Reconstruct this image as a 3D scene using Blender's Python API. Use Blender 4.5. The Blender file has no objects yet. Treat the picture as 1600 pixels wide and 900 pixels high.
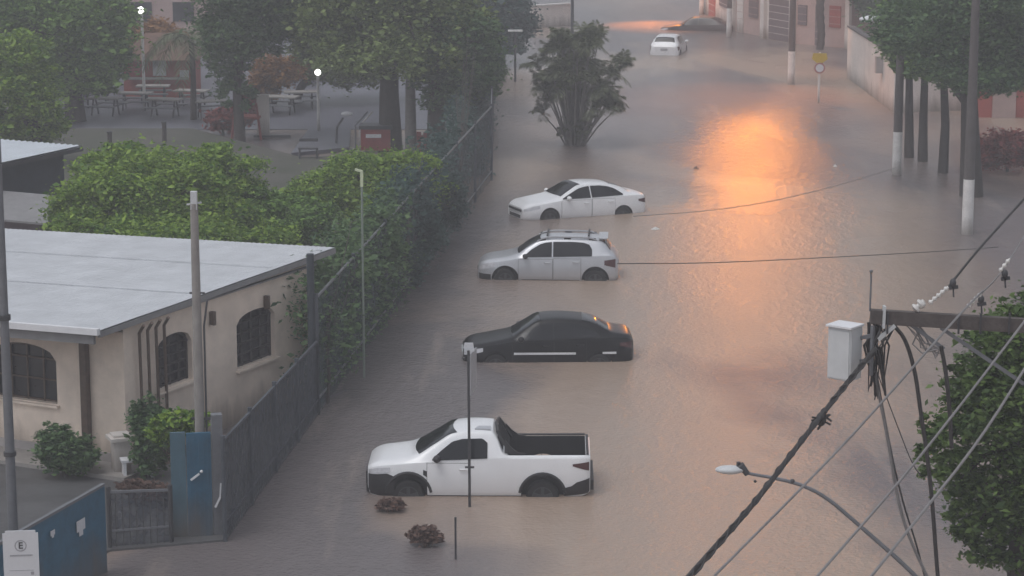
import bpy, bmesh, math, random
import numpy as np
from mathutils import Vector, Matrix

random.seed(7)
rng = np.random.default_rng(7)
R = math.radians
S = bpy.context.scene
COL = S.collection

# ------------------------------------------------------------------ camera
H = 13.73
TH = R(11.38)
F = 3825.0
cam_d = bpy.data.cameras.new("camera")
cam = bpy.data.objects.new("camera", cam_d)
COL.objects.link(cam)
cam.location = (0, 0, H)
cam.rotation_euler = (math.pi / 2 - TH, 0, 0)
cam_d.sensor_width = 36
cam_d.lens = 36 * F / 1600
cam_d.clip_start = 0.5
cam_d.clip_end = 3000
S.camera = cam

# ------------------------------------------------------------------ world / sun / exposure
W = bpy.data.worlds.new("World")
S.world = W
W.use_nodes = True
wn = W.node_tree.nodes
wl = W.node_tree.links
for n in list(wn):
    wn.remove(n)
sky = wn.new("ShaderNodeTexSky")
sky.sky_type = 'NISHITA'
sky.sun_disc = False
sky.sun_elevation = R(66)
sky.sun_rotation = R(230)
sky.air_density = 1.0
sky.dust_density = 3.0
hs = wn.new("ShaderNodeHueSaturation")
hs.inputs['Saturation'].default_value = 0.22
tint = wn.new("ShaderNodeMixRGB")
tint.blend_type = 'MULTIPLY'
tint.inputs[0].default_value = 1.0
tint.inputs[2].default_value = (0.93, 0.96, 1.0, 1)
bg = wn.new("ShaderNodeBackground")
bg.inputs['Strength'].default_value = 0.125
wo = wn.new("ShaderNodeOutputWorld")
wl.new(sky.outputs[0], hs.inputs['Color'])
wl.new(hs.outputs[0], tint.inputs[1])
wl.new(tint.outputs[0], bg.inputs['Color'])
wl.new(bg.outputs[0], wo.inputs['Surface'])

sd = bpy.data.lights.new("sun", 'SUN')
sd.energy = 0.5
sd.angle = R(30)
sd.color = (1.0, 0.95, 0.9)
sun = bpy.data.objects.new("sun", sd)
COL.objects.link(sun)
sun.rotation_euler = (R(24), 0, R(-50))

S.view_settings.view_transform = 'Standard'
S.view_settings.look = 'None'
S.view_settings.exposure = 0.30
S.view_settings.gamma = 1.0
S.cycles.use_denoising = True
S.cycles.max_bounces = 6
S.cycles.diffuse_bounces = 2
S.cycles.glossy_bounces = 3
S.cycles.transmission_bounces = 4
S.cycles.transparent_max_bounces = 8
S.cycles.volume_bounces = 0
S.cycles.sample_clamp_indirect = 4.0

# ------------------------------------------------------------------ helpers
fw = Vector((0, math.cos(TH), -math.sin(TH)))
up = Vector((0, math.sin(TH), math.cos(TH)))
CAM = Vector((0, 0, H))


def ray(px, py):
    return fw * F + Vector((1, 0, 0)) * (px - 800) + up * (450 - py)


def P(px, py, z=0.0):
    r = ray(px, py)
    t = (z - H) / r.z
    return CAM + r * t


def PD(px, py, Y):
    r = ray(px, py)
    return CAM + r * (Y / r.y)


def mpp(Y):            # metres per photo pixel at distance Y
    return Y / (F * math.cos(TH))


class MB:
    def __init__(s):
        s.v = []
        s.f = []
        s.m = []
        s.mat = 0

    def add(s, vs, fs):
        o = len(s.v)
        s.v += [tuple(v) for v in vs]
        for f in fs:
            s.f.append(tuple(i + o for i in f))
            s.m.append(s.mat)
        return s

    def box(s, c, d, rz=0.0, M=None):
        cx, cy, cz = c
        hx, hy, hz = d[0] / 2, d[1] / 2, d[2] / 2
        vs = []
        cr, sr = math.cos(rz), math.sin(rz)
        for a in (-1, 1):
            for b in (-1, 1):
                for e in (-1, 1):
                    x, y, z = a * hx, b * hy, e * hz
                    vs.append(Vector((cx + x * cr - y * sr, cy + x * sr + y * cr, cz + z)))
        if M is not None:
            vs = [M @ v for v in vs]
        s.add(vs, [(0, 1, 3, 2), (4, 6, 7, 5), (0, 4, 5, 1), (2, 3, 7, 6), (0, 2, 6, 4), (1, 5, 7, 3)])
        return s

    def bar(s, a, b, w, h=None):     # rectangular bar from a to b
        a, b = Vector(a), Vector(b)
        h = h or w
        d = (b - a).normalized()
        ref = Vector((0, 0, 1)) if abs(d.z) < 0.95 else Vector((1, 0, 0))
        p = d.cross(ref).normalized()
        q = p.cross(d).normalized()
        vs = []
        for e in (a, b):
            for i, j in ((-1, -1), (1, -1), (1, 1), (-1, 1)):
                vs.append(e + p * (i * w / 2) + q * (j * h / 2))
        s.add(vs, [(3, 2, 1, 0), (4, 5, 6, 7), (0, 1, 5, 4), (1, 2, 6, 5), (2, 3, 7, 6), (3, 0, 4, 7)])
        return s

    def tube(s, pts, rad, n=8, cap=True):
        pts = [Vector(p) for p in pts]
        if not hasattr(rad, '__len__'):
            rad = [rad] * len(pts)
        vs = []
        pref = None
        for i, p in enumerate(pts):
            a = pts[max(i - 1, 0)]
            b = pts[min(i + 1, len(pts) - 1)]
            d = (b - a)
            d = d.normalized() if d.length > 1e-9 else Vector((0, 0, 1))
            if pref is None:
                ref = Vector((0, 0, 1)) if abs(d.z) < 0.9 else Vector((1, 0, 0))
                pref = d.cross(ref).normalized()
            else:
                pref = (pref - d * pref.dot(d)).normalized()
            q = d.cross(pref)
            for k in range(n):
                an = 2 * math.pi * k / n
                vs.append(p + (pref * math.cos(an) + q * math.sin(an)) * rad[i])
        fs = []
        for i in range(len(pts) - 1):
            for k in range(n):
                k2 = (k + 1) % n
                fs.append((i * n + k, i * n + k2, (i + 1) * n + k2, (i + 1) * n + k))
        if cap:
            fs.append(tuple(range(n - 1, -1, -1)))
            fs.append(tuple((len(pts) - 1) * n + k for k in range(n)))
        s.add(vs, fs)
        return s

    def lathe(s, prof, c=(0, 0, 0), axis='z', n=20):
        vs = []
        for r, h in prof:
            for k in range(n):
                a = 2 * math.pi * k / n
                x, y = r * math.cos(a), r * math.sin(a)
                if axis == 'z':
                    v = (c[0] + x, c[1] + y, c[2] + h)
                elif axis == 'y':
                    v = (c[0] + x, c[1] + h, c[2] + y)
                else:
                    v = (c[0] + h, c[1] + x, c[2] + y)
                vs.append(v)
        fs = []
        for i in range(len(prof) - 1):
            for k in range(n):
                k2 = (k + 1) % n
                fs.append((i * n + k, i * n + k2, (i + 1) * n + k2, (i + 1) * n + k))
        fs.append(tuple(range(n - 1, -1, -1)))
        fs.append(tuple((len(prof) - 1) * n + k for k in range(n)))
        s.add(vs, fs)
        return s

    def quad(s, a, b, c, d):
        s.add([a, b, c, d], [(0, 1, 2, 3)])
        return s

    def prism(s, poly, off):         # polygon (3D points) extruded by a vector
        poly = [Vector(p) for p in poly]
        off = Vector(off)
        n = len(poly)
        vs = poly + [p + off for p in poly]
        fs = [tuple(range(n - 1, -1, -1)), tuple(range(n, 2 * n))]
        for i in range(n):
            j = (i + 1) % n
            fs.append((i, j, n + j, n + i))
        s.add(vs, fs)
        return s

    def grid(s, G):
        nr, nc = len(G), len(G[0])
        vs = [p for r in G for p in r]
        fs = [(i * nc + j, i * nc + j + 1, (i + 1) * nc + j + 1, (i + 1) * nc + j) for i in range(nr - 1) for j in range(nc - 1)]
        s.add(vs, fs)
        return s

    def ball(s, c, r, n=12, m=8, sc=(1, 1, 1)):
        vs = []
        fs = []
        for i in range(m + 1):
            t = math.pi * i / m
            for k in range(n):
                a = 2 * math.pi * k / n
                vs.append((c[0] + r * sc[0] * math.sin(t) * math.cos(a), c[1] + r * sc[1] * math.sin(t) * math.sin(a), c[2] + r * sc[2] * math.cos(t)))
        for i in range(m):
            for k in range(n):
                k2 = (k + 1) % n
                fs.append((i * n + k, (i + 1) * n + k, (i + 1) * n + k2, i * n + k2))
        s.add(vs, fs)
        return s


def build(name, mb, mats, parent=None, smooth=None, world=True):
    """one mesh object; with world=True the vertices are in world space and are moved into the parent's space"""
    me = bpy.data.meshes.new(name)
    vs = mb.v
    if parent is not None and world:
        l = parent.get('_w') or tuple(parent.location)
        vs = [(v[0] - l[0], v[1] - l[1], v[2] - l[2]) for v in vs]
    me.from_pydata([tuple(v) for v in vs], [], mb.f)
    if not isinstance(mats, (list, tuple)):
        mats = [mats]
    for m in mats:
        me.materials.append(m)
    if any(mb.m):
        me.polygons.foreach_set('material_index', mb.m)
    bm = bmesh.new()
    bm.from_mesh(me)
    bmesh.ops.recalc_face_normals(bm, faces=bm.faces)
    bm.to_mesh(me)
    bm.free()
    if smooth:
        me.polygons.foreach_set('use_smooth', [True] * len(me.polygons))
        me.set_sharp_from_angle(angle=R(smooth))
    me.update()
    o = bpy.data.objects.new(name, me)
    COL.objects.link(o)
    if parent is not None:
        o.parent = parent
    return o


def tag(o, label=None, cat=None, group=None, kind=None):
    if label:
        o['label'] = label
    if cat:
        o['category'] = cat
    if group:
        o['group'] = group
    if kind:
        o['kind'] = kind
    return o


def thing(name, label, cat, loc=(0, 0, 0), rz=0.0, group=None):
    o = bpy.data.objects.new(name, None)
    COL.objects.link(o)
    o.location = loc
    o.rotation_euler = (0, 0, rz)
    o.empty_display_size = 0.3
    return tag(o, label, cat, group)


def copy_tree(o, parent=None):
    c = o.copy()
    COL.objects.link(c)
    if parent is not None:
        c.parent = parent
    for ch in o.children:
        copy_tree(ch, c)
    return c


# ------------------------------------------------------------------ materials
def mat(name, col, rough=0.6, metal=0.0, noise=0.12, scale=3.0, bump=0.0, bscale=20.0, spec=0.5, coat=0.0, col2=None, emit=None, estr=0.0, damp=0.0):
    m = bpy.data.materials.new(name)
    m.use_nodes = True
    nt = m.node_tree
    b = nt.nodes['Principled BSDF']
    b.inputs['Roughness'].default_value = rough
    b.inputs['Metallic'].default_value = metal
    b.inputs['Specular IOR Level'].default_value = spec
    b.inputs['Coat Weight'].default_value = coat
    b.inputs['Coat Roughness'].default_value = 0.12
    tc = nt.nodes.new('ShaderNodeTexCoord')
    nz = nt.nodes.new('ShaderNodeTexNoise')
    nz.inputs['Scale'].default_value = scale
    nz.inputs['Detail'].default_value = 6
    nz.inputs['Roughness'].default_value = 0.65
    nt.links.new(tc.outputs['Object'], nz.inputs['Vector'])
    cr = nt.nodes.new('ShaderNodeValToRGB')
    cr.color_ramp.elements[0].position = 0.3
    cr.color_ramp.elements[1].position = 0.7
    if col2 is None:
        a = [c * (1 - noise) for c in col]
        d = [min(1, c * (1 + noise)) for c in col]
    else:
        a, d = col, col2
    cr.color_ramp.elements[0].color = (*a, 1)
    cr.color_ramp.elements[1].color = (*d, 1)
    nt.links.new(nz.outputs['Fac'], cr.inputs['Fac'])
    if damp:      # muddy tide mark and run-off stains on the surface itself
        sx = nt.nodes.new('ShaderNodeSeparateXYZ')
        nt.links.new(tc.outputs['Object'], sx.inputs[0])
        nd = nt.nodes.new('ShaderNodeTexNoise')
        nd.inputs['Scale'].default_value = 2.2
        nd.inputs['Detail'].default_value = 5
        mpd = nt.nodes.new('ShaderNodeMapping')
        mpd.inputs['Scale'].default_value = (1.6, 1.6, 0.25)
        nt.links.new(tc.outputs['Object'], mpd.inputs['Vector'])
        nt.links.new(mpd.outputs[0], nd.inputs['Vector'])
        ad_ = nt.nodes.new('ShaderNodeMath')
        ad_.operation = 'MULTIPLY_ADD'
        ad_.inputs[1].default_value = -damp * 3.2
        nt.links.new(nd.outputs['Fac'], ad_.inputs[0])
        nt.links.new(sx.outputs['Z'], ad_.inputs[2])
        mrd = nt.nodes.new('ShaderNodeMapRange')
        mrd.inputs['From Min'].default_value = -damp * 1.6
        mrd.inputs['From Max'].default_value = 0.25
        mrd.inputs['To Min'].default_value = 0.75
        mrd.inputs['To Max'].default_value = 0.0
        nt.links.new(ad_.outputs[0], mrd.inputs['Value'])
        mxd = nt.nodes.new('ShaderNodeMixRGB')
        mxd.inputs[2].default_value = (0.13, 0.10, 0.08, 1)
        nt.links.new(mrd.outputs[0], mxd.inputs[0])
        nt.links.new(cr.outputs['Color'], mxd.inputs[1])
        nt.links.new(mxd.outputs[0], b.inputs['Base Color'])
    else:
        nt.links.new(cr.outputs['Color'], b.inputs['Base Color'])
    if bump:
        n2 = nt.nodes.new('ShaderNodeTexNoise')
        n2.inputs['Scale'].default_value = bscale
        n2.inputs['Detail'].default_value = 4
        nt.links.new(tc.outputs['Object'], n2.inputs['Vector'])
        bp = nt.nodes.new('ShaderNodeBump')
        bp.inputs['Strength'].default_value = bump
        bp.inputs['Distance'].default_value = 0.02
        nt.links.new(n2.outputs['Fac'], bp.inputs['Height'])
        nt.links.new(bp.outputs['Normal'], b.inputs['Normal'])
    if emit:
        b.inputs['Emission Color'].default_value = (*emit, 1)
        b.inputs['Emission Strength'].default_value = estr
    return m


def leaf_mat(name, c1, c2, trans=0.25):
    m = bpy.data.materials.new(name)
    m.use_nodes = True
    nt = m.node_tree
    b = nt.nodes['Principled BSDF']
    b.inputs['Roughness'].default_value = 0.6
    b.inputs['Specular IOR Level'].default_value = 0.3
    g = nt.nodes.new('ShaderNodeNewGeometry')
    tc = nt.nodes.new('ShaderNodeTexCoord')
    nz = nt.nodes.new('ShaderNodeTexNoise')
    nz.inputs['Scale'].default_value = 0.9
    nz.inputs['Detail'].default_value = 3
    nt.links.new(tc.outputs['Object'], nz.inputs['Vector'])
    mx = nt.nodes.new('ShaderNodeMath')
    mx.operation = 'MULTIPLY_ADD'
    mx.inputs[1].default_value = 0.5
    nt.links.new(g.outputs['Random Per Island'], mx.inputs[0])
    m2 = nt.nodes.new('ShaderNodeMath')
    m2.operation = 'MULTIPLY'
    m2.inputs[1].default_value = 0.6
    nt.links.new(nz.outputs['Fac'], m2.inputs[0])
    nt.links.new(m2.outputs[0], mx.inputs[2])
    cr = nt.nodes.new('ShaderNodeValToRGB')
    cr.color_ramp.elements[0].position = 0.28
    cr.color_ramp.elements[1].position = 0.78
    cr.color_ramp.elements[0].color = (*c1, 1)
    cr.color_ramp.elements[1].color = (*c2, 1)
    nt.links.new(mx.outputs[0], cr.inputs['Fac'])
    nt.links.new(cr.outputs['Color'], b.inputs['Base Color'])
    t = nt.nodes.new('ShaderNodeBsdfTranslucent')
    nt.links.new(cr.outputs['Color'], t.inputs['Color'])
    mix = nt.nodes.new('ShaderNodeMixShader')
    mix.inputs[0].default_value = trans
    out = nt.nodes['Material Output']
    nt.links.new(b.outputs[0], mix.inputs[1])
    nt.links.new(t.outputs[0], mix.inputs[2])
    nt.links.new(mix.outputs[0], out.inputs['Surface'])
    return m


M = {}
M['white_paint'] = mat('white_paint', (0.80, 0.80, 0.815), 0.3, noise=0.03, coat=0.6)
M['silver_paint'] = mat('silver_paint', (0.52, 0.53, 0.56), 0.34, metal=0.35, noise=0.04, coat=0.6)
M['black_paint'] = mat('black_paint', (0.003, 0.003, 0.004), 0.3, noise=0.1, coat=0.05, spec=0.25)
M['dark_paint'] = mat('dark_paint', (0.05, 0.035, 0.035), 0.35, noise=0.1, coat=0.4)
M['glass'] = mat('car_glass', (0.008, 0.009, 0.012), 0.10, noise=0.1, spec=0.3)
M['plastic'] = mat('black_plastic', (0.016, 0.016, 0.018), 0.55, noise=0.15)
M['rubber'] = mat('rubber', (0.014, 0.014, 0.014), 0.8, noise=0.2)
M['alloy'] = mat('alloy', (0.07, 0.07, 0.075), 0.45, metal=0.5)
M['rail_silver'] = mat('rail_silver', (0.38, 0.38, 0.40), 0.4, metal=0.3)
M['chrome'] = mat('chrome', (0.8, 0.8, 0.8), 0.2, metal=0.9, noise=0.02)
M['lamp_glass'] = mat('lamp_glass', (0.55, 0.55, 0.58), 0.15, noise=0.2, scale=12)
M['red_lamp'] = mat('red_lamp', (0.07, 0.018, 0.018), 0.2, noise=0.2, scale=12)
M['plaster'] = mat('plaster', (0.80, 0.67, 0.56), 0.9, damp=0.28, noise=0.16, scale=1.3, bump=0.25, bscale=14)
M['plaster_grey'] = mat('plaster_grey', (0.34, 0.31, 0.30), 0.9, noise=0.2, scale=1.5, bump=0.2)
M['trim_white'] = mat('trim_white', (0.70, 0.70, 0.72), 0.5, noise=0.06)
M['roof_metal'] = mat('roof_metal', (0.50, 0.515, 0.54), 0.6, noise=0.12, scale=1.2, bump=0.1)
M['roof_light'] = mat('roof_light', (0.60, 0.64, 0.68), 0.5, noise=0.08, scale=1.2)
M['fascia'] = mat('fascia', (0.24, 0.235, 0.24), 0.7, noise=0.15)
M['brown'] = mat('brown_wood', (0.10, 0.065, 0.045), 0.7, noise=0.25, scale=8)
M['shutter'] = mat('shutter_wood', (0.045, 0.036, 0.036), 0.7, noise=0.25, scale=8)
M['dark_glass'] = mat('dark_window', (0.018, 0.02, 0.025), 0.2, noise=0.3, scale=5)
M['concrete'] = mat('concrete', (0.27, 0.25, 0.235), 0.85, noise=0.18, scale=4, bump=0.3)
M['pole_grey'] = mat('pole_grey', (0.095, 0.082, 0.08), 0.85, noise=0.2, scale=4)
M['whitewash'] = mat('whitewash', (0.68, 0.66, 0.64), 0.8, noise=0.16, scale=3, damp=0.2)
M['blue'] = mat('blue_paint', (0.026, 0.105, 0.175), 0.6, noise=0.3, scale=2.6, damp=0.35, bump=0.2, bscale=3)
M['teal'] = mat('teal_paint', (0.055, 0.12, 0.16), 0.55, noise=0.22, scale=2.2, damp=0.35)
M['bark'] = mat('bark', (0.055, 0.045, 0.04), 0.9, noise=0.3, scale=6, bump=0.8, bscale=14)
M['bark_pale'] = mat('bark_pale', (0.21, 0.19, 0.18), 0.9, noise=0.25, scale=5, bump=0.6, bscale=12)
M['metal_dark'] = mat('metal_dark', (0.045, 0.045, 0.05), 0.5, noise=0.15, scale=6)
M['metal_grey'] = mat('metal_grey', (0.16, 0.165, 0.18), 0.5, metal=0.2, noise=0.15, scale=6)
M['cable'] = mat('cable_black', (0.03, 0.027, 0.027), 0.6, noise=0.25, scale=8)
M['cable_grey'] = mat('cable_grey', (0.19, 0.18, 0.18), 0.5, noise=0.15, scale=8)
M['steel_box'] = mat('steel_box', (0.55, 0.56, 0.57), 0.45, noise=0.06, scale=5)
M['porcelain'] = mat('porcelain', (0.62, 0.6, 0.58), 0.3, noise=0.15, scale=9)
M['beam'] = mat('crossarm', (0.085, 0.07, 0.065), 0.85, noise=0.3, scale=7, bump=0.4, bscale=22)
M['mud'] = mat('mud', (0.10, 0.08, 0.062), 0.95, noise=0.3, scale=0.8, bump=0.5, bscale=6)
M['park'] = mat('park_soil', (0.055, 0.065, 0.042), 0.95, noise=0.0, scale=0.45, bump=0.5, bscale=4, col2=(0.10, 0.09, 0.08))
M['paving'] = mat('wet_paving', (0.10, 0.10, 0.125), 0.45, noise=0.2, scale=0.7, bump=0.2, bscale=6)
M['pink_wall'] = mat('pink_wall', (0.46, 0.33, 0.30), 0.9, noise=0.14, scale=0.7, bump=0.2)  # on the terrace and corner door, this pink is sodium light in the colour
M['pale_wall'] = mat('pale_wall', (0.66, 0.61, 0.57), 0.9, damp=0.3, noise=0.12, scale=0.8, bump=0.2)
M['red_wall'] = mat('red_wall', (0.36, 0.085, 0.065), 0.85, noise=0.2, scale=1)
M['red'] = mat('red_paint', (0.26, 0.045, 0.04), 0.5, noise=0.2, scale=3)
M['purple_gate'] = mat('grey_gate', (0.14, 0.11, 0.12), 0.7, noise=0.15, scale=2)
M['tile'] = mat('clay_tiles', (0.15, 0.085, 0.06), 0.85, noise=0.3, scale=3, bump=0.5, bscale=8)
M['sign_white'] = mat('sign_white', (0.62, 0.63, 0.66), 0.4, noise=0.03)
M['sign_back'] = mat('sign_back', (0.36, 0.36, 0.38), 0.45, noise=0.1, scale=6)
M['sign_ink'] = mat('sign_ink', (0.06, 0.06, 0.07), 0.6)
M['sign_faded'] = mat('sign_faded', (0.30, 0.30, 0.33), 0.6)
M['sign_red'] = mat('sign_red', (0.35, 0.12, 0.12), 0.6)
M['yellow'] = mat('sign_yellow', (0.52, 0.36, 0.02), 0.5, noise=0.08)
M['litter'] = mat('litter', (0.6, 0.58, 0.56), 0.6)
M['lamp_on'] = mat('lamp_on', (0.8, 0.8, 0.8), 0.4, emit=(1, 0.98, 0.95), estr=3.2)
M['sodium_on'] = mat('sodium_on', (0.8, 0.5, 0.3), 0.4, emit=(1, 0.42, 0.1), estr=8)
M['leaf_green'] = leaf_mat('leaf_green', (0.04, 0.1, 0.02), (0.21, 0.35, 0.07))
M['leaf_bright'] = leaf_mat('leaf_bright', (0.055, 0.14, 0.018), (0.29, 0.42, 0.06))
M['leaf_dark'] = leaf_mat('leaf_dark', (0.03, 0.078, 0.034), (0.14, 0.23, 0.085))
M['leaf_olive'] = leaf_mat('leaf_olive', (0.06, 0.095, 0.03), (0.25, 0.32, 0.1))
M['leaf_blue'] = leaf_mat('leaf_blue', (0.018, 0.048, 0.044), (0.07, 0.13, 0.11))
M['leaf_orange'] = leaf_mat('leaf_orange', (0.16, 0.075, 0.03), (0.40, 0.20, 0.07))
M['leaf_mid'] = leaf_mat('leaf_mid', (0.028, 0.062, 0.018), (0.15, 0.23, 0.06))
M['leaf_red'] = leaf_mat('leaf_red', (0.14, 0.032, 0.03), (0.34, 0.08, 0.07))
M['leaf_dry'] = leaf_mat('leaf_dry', (0.08, 0.048, 0.038), (0.24, 0.15, 0.12))
M['leaf_palm'] = leaf_mat('leaf_palm', (0.06, 0.075, 0.038), (0.19, 0.21, 0.12))


REFLECTION_PATCHES = [(-0.6, 55.1, 7, 5, 0.1), (5.9, 46.0, 4.2, 4.0, 0.1), (-3.0, 56.6, 3.5, 8, 0.1), (-5.0, 48.8, 2.5, 6, 0.08), (-2.8, 42.8, 6, 1.6, 0.06)]  # painted reflection patches for the flood water colour


def water_mat():
    m = bpy.data.materials.new('flood_water')
    m.use_nodes = True
    nt = m.node_tree
    N, L = nt.nodes, nt.links
    b = N['Principled BSDF']
    b.inputs['IOR'].default_value = 1.33
    b.inputs['Roughness'].default_value = 0.25
    b.inputs['Specular IOR Level'].default_value = 0.5
    tc = N.new('ShaderNodeTexCoord')
    # broad swirls: silt tones plus uneven sky reflection painted into the colour
    mp = N.new('ShaderNodeMapping')
    mp.inputs['Scale'].default_value = (0.055, 0.022, 1)
    mp.inputs['Rotation'].default_value = (0, 0, R(18))
    mp.inputs['Location'].default_value = (3.1, 0.7, 0)
    L.new(tc.outputs['Object'], mp.inputs['Vector'])
    n1 = N.new('ShaderNodeTexNoise')
    n1.inputs['Scale'].default_value = 1.6
    n1.inputs['Detail'].default_value = 3
    n1.inputs['Distortion'].default_value = 0.6
    L.new(mp.outputs[0], n1.inputs['Vector'])
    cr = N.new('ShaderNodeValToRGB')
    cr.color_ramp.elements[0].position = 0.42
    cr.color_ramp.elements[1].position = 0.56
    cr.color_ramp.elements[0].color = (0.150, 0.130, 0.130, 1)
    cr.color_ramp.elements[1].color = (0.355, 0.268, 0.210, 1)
    sx = N.new('ShaderNodeSeparateXYZ')
    L.new(tc.outputs['Object'], sx.inputs[0])
    gy = N.new('ShaderNodeMapRange')          # browner towards the near end of the street
    gy.inputs['From Min'].default_value = 115
    gy.inputs['From Max'].default_value = 48
    gy.inputs['To Min'].default_value = -0.06
    gy.inputs['To Max'].default_value = 0.10
    L.new(sx.outputs['Y'], gy.inputs['Value'])
    gs = N.new('ShaderNodeMath')
    gs.operation = 'ADD'
    L.new(n1.outputs['Fac'], gs.inputs[0])
    L.new(gy.outputs[0], gs.inputs[1])
    # sky and hedge reflections painted into the water colour as greyer patches
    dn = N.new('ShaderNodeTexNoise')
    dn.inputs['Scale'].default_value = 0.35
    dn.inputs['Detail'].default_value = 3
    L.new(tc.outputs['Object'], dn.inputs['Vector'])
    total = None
    for (cx, cy, rx, ry, amp) in REFLECTION_PATCHES:
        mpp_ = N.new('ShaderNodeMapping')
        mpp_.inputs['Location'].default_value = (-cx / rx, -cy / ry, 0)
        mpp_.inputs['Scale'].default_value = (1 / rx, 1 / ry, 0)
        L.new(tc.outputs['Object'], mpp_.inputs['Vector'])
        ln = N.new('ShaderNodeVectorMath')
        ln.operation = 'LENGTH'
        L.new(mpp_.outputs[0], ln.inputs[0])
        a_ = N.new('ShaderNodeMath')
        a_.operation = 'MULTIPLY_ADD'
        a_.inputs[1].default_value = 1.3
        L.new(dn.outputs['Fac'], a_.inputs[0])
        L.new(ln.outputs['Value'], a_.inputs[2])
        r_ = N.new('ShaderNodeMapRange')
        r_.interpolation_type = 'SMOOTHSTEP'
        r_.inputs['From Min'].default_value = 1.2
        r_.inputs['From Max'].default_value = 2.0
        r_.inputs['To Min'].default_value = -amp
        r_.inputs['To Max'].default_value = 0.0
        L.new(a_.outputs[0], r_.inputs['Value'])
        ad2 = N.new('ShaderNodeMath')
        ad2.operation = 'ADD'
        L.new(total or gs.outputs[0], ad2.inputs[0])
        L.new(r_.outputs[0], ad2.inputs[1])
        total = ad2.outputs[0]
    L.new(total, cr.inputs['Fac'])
    L.new(cr.outputs['Color'], b.inputs['Base Color'])
    # rain-pocked surface: drop pits over small wind ripples, calmer and rougher patches
    def noise(scale, det, rot=0.0, st=(1, 1, 1)):
        mp2 = N.new('ShaderNodeMapping')
        mp2.inputs['Scale'].default_value = st
        mp2.inputs['Rotation'].default_value = (0, 0, rot)
        L.new(tc.outputs['Object'], mp2.inputs['Vector'])
        n_ = N.new('ShaderNodeTexNoise')
        n_.inputs['Scale'].default_value = scale
        n_.inputs['Detail'].default_value = det
        n_.inputs['Roughness'].default_value = 0.6
        L.new(mp2.outputs[0], n_.inputs['Vector'])
        return n_.outputs['Fac']

    def math_(op, a, b_):
        m_ = N.new('ShaderNodeMath')
        m_.operation = op
        for k, v in ((0, a), (1, b_)):
            if isinstance(v, (int, float)):
                m_.inputs[k].default_value = v
            else:
                L.new(v, m_.inputs[k])
        return m_.outputs[0]
    fine = noise(9.0, 4)
    mid = noise(2.6, 4, R(25), (1, 0.55, 1))
    big = noise(0.12, 3, R(-10), (1, 0.5, 1))
    vo = N.new('ShaderNodeTexVoronoi')
    vo.inputs['Scale'].default_value = 5.0
    vo.inputs['Randomness'].default_value = 1.0
    L.new(tc.outputs['Object'], vo.inputs['Vector'])
    pit = math_('LESS_THAN', vo.outputs['Distance'], 0.16)
    h = math_('ADD', math_('MULTIPLY', fine, 0.55), math_('MULTIPLY', mid, 0.8))
    h = math_('ADD', h, math_('MULTIPLY', pit, 0.30))
    mr = N.new('ShaderNodeMapRange')
    mr.inputs['From Min'].default_value = 0.35
    mr.inputs['From Max'].default_value = 0.65
    mr.inputs['To Min'].default_value = 0.5
    mr.inputs['To Max'].default_value = 0.95
    L.new(big, mr.inputs['Value'])
    bp = N.new('ShaderNodeBump')
    bp.inputs['Distance'].default_value = 0.068
    L.new(mr.outputs[0], bp.inputs['Strength'])
    L.new(h, bp.inputs['Height'])
    L.new(bp.outputs['Normal'], b.inputs['Normal'])
    mr2 = N.new('ShaderNodeMapRange')
    mr2.inputs['From Min'].default_value = 0.35
    mr2.inputs['From Max'].default_value = 0.65
    mr2.inputs['To Min'].default_value = 0.15
    mr2.inputs['To Max'].default_value = 0.26
    L.new(big, mr2.inputs['Value'])
    L.new(mr2.outputs[0], b.inputs['Roughness'])
    # thin silt and scum streaks drifting along the street
    st_ = noise(1.1, 5, R(14), (1.0, 0.14, 1))
    cs_ = N.new('ShaderNodeMapRange')
    cs_.inputs['From Min'].default_value = 0.56
    cs_.inputs['From Max'].default_value = 0.72
    cs_.inputs['To Max'].default_value = 0.35
    L.new(st_, cs_.inputs['Value'])
    mx_ = N.new('ShaderNodeMixRGB')
    mx_.inputs[2].default_value = (0.36, 0.30, 0.25, 1)
    L.new(cs_.outputs[0], mx_.inputs[0])
    L.new(cr.outputs['Color'], mx_.inputs[1])
    L.new(mx_.outputs[0], b.inputs['Base Color'])
    return m


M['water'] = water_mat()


def net_mat(name, col, alpha):
    m = mat(name, col, 0.8, noise=0.35, scale=1.2)
    nt = m.node_tree
    b = nt.nodes['Principled BSDF']
    tc = nt.nodes.new('ShaderNodeTexCoord')
    n = nt.nodes.new('ShaderNodeTexNoise')
    n.inputs['Scale'].default_value = 6
    n.inputs['Detail'].default_value = 5
    nt.links.new(tc.outputs['Object'], n.inputs['Vector'])
    mr = nt.nodes.new('ShaderNodeMapRange')
    mr.inputs['From Min'].default_value = 0.35
    mr.inputs['From Max'].default_value = 0.65
    mr.inputs['To Min'].default_value = alpha - 0.2
    mr.inputs['To Max'].default_value = min(1, alpha + 0.2)
    nt.links.new(n.outputs['Fac'], mr.inputs['Value'])
    nt.links.new(mr.outputs[0], b.inputs['Alpha'])
    return m


M['fence_grey'] = mat('fence_grey', (0.060, 0.068, 0.082), 0.7, noise=0.2, scale=4)
M['net_blue'] = net_mat('shade_net', (0.035, 0.062, 0.075), 0.62)
M['net_grey'] = net_mat('shade_net_grey', (0.085, 0.095, 0.118), 0.72)

# ------------------------------------------------------------------ setting: ground, water, park ground, haze
mb = MB().box((0, 250, -1.2), (900, 900, 0.4))
tag(build('ground', mb, M['mud']), 'brown mud bed lying under the flood water', kind='structure')
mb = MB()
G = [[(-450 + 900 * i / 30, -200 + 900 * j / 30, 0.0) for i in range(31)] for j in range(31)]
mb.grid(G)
tag(build('flood_water', mb, M['water']), 'brown flood water covering the whole street', kind='structure')

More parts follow.
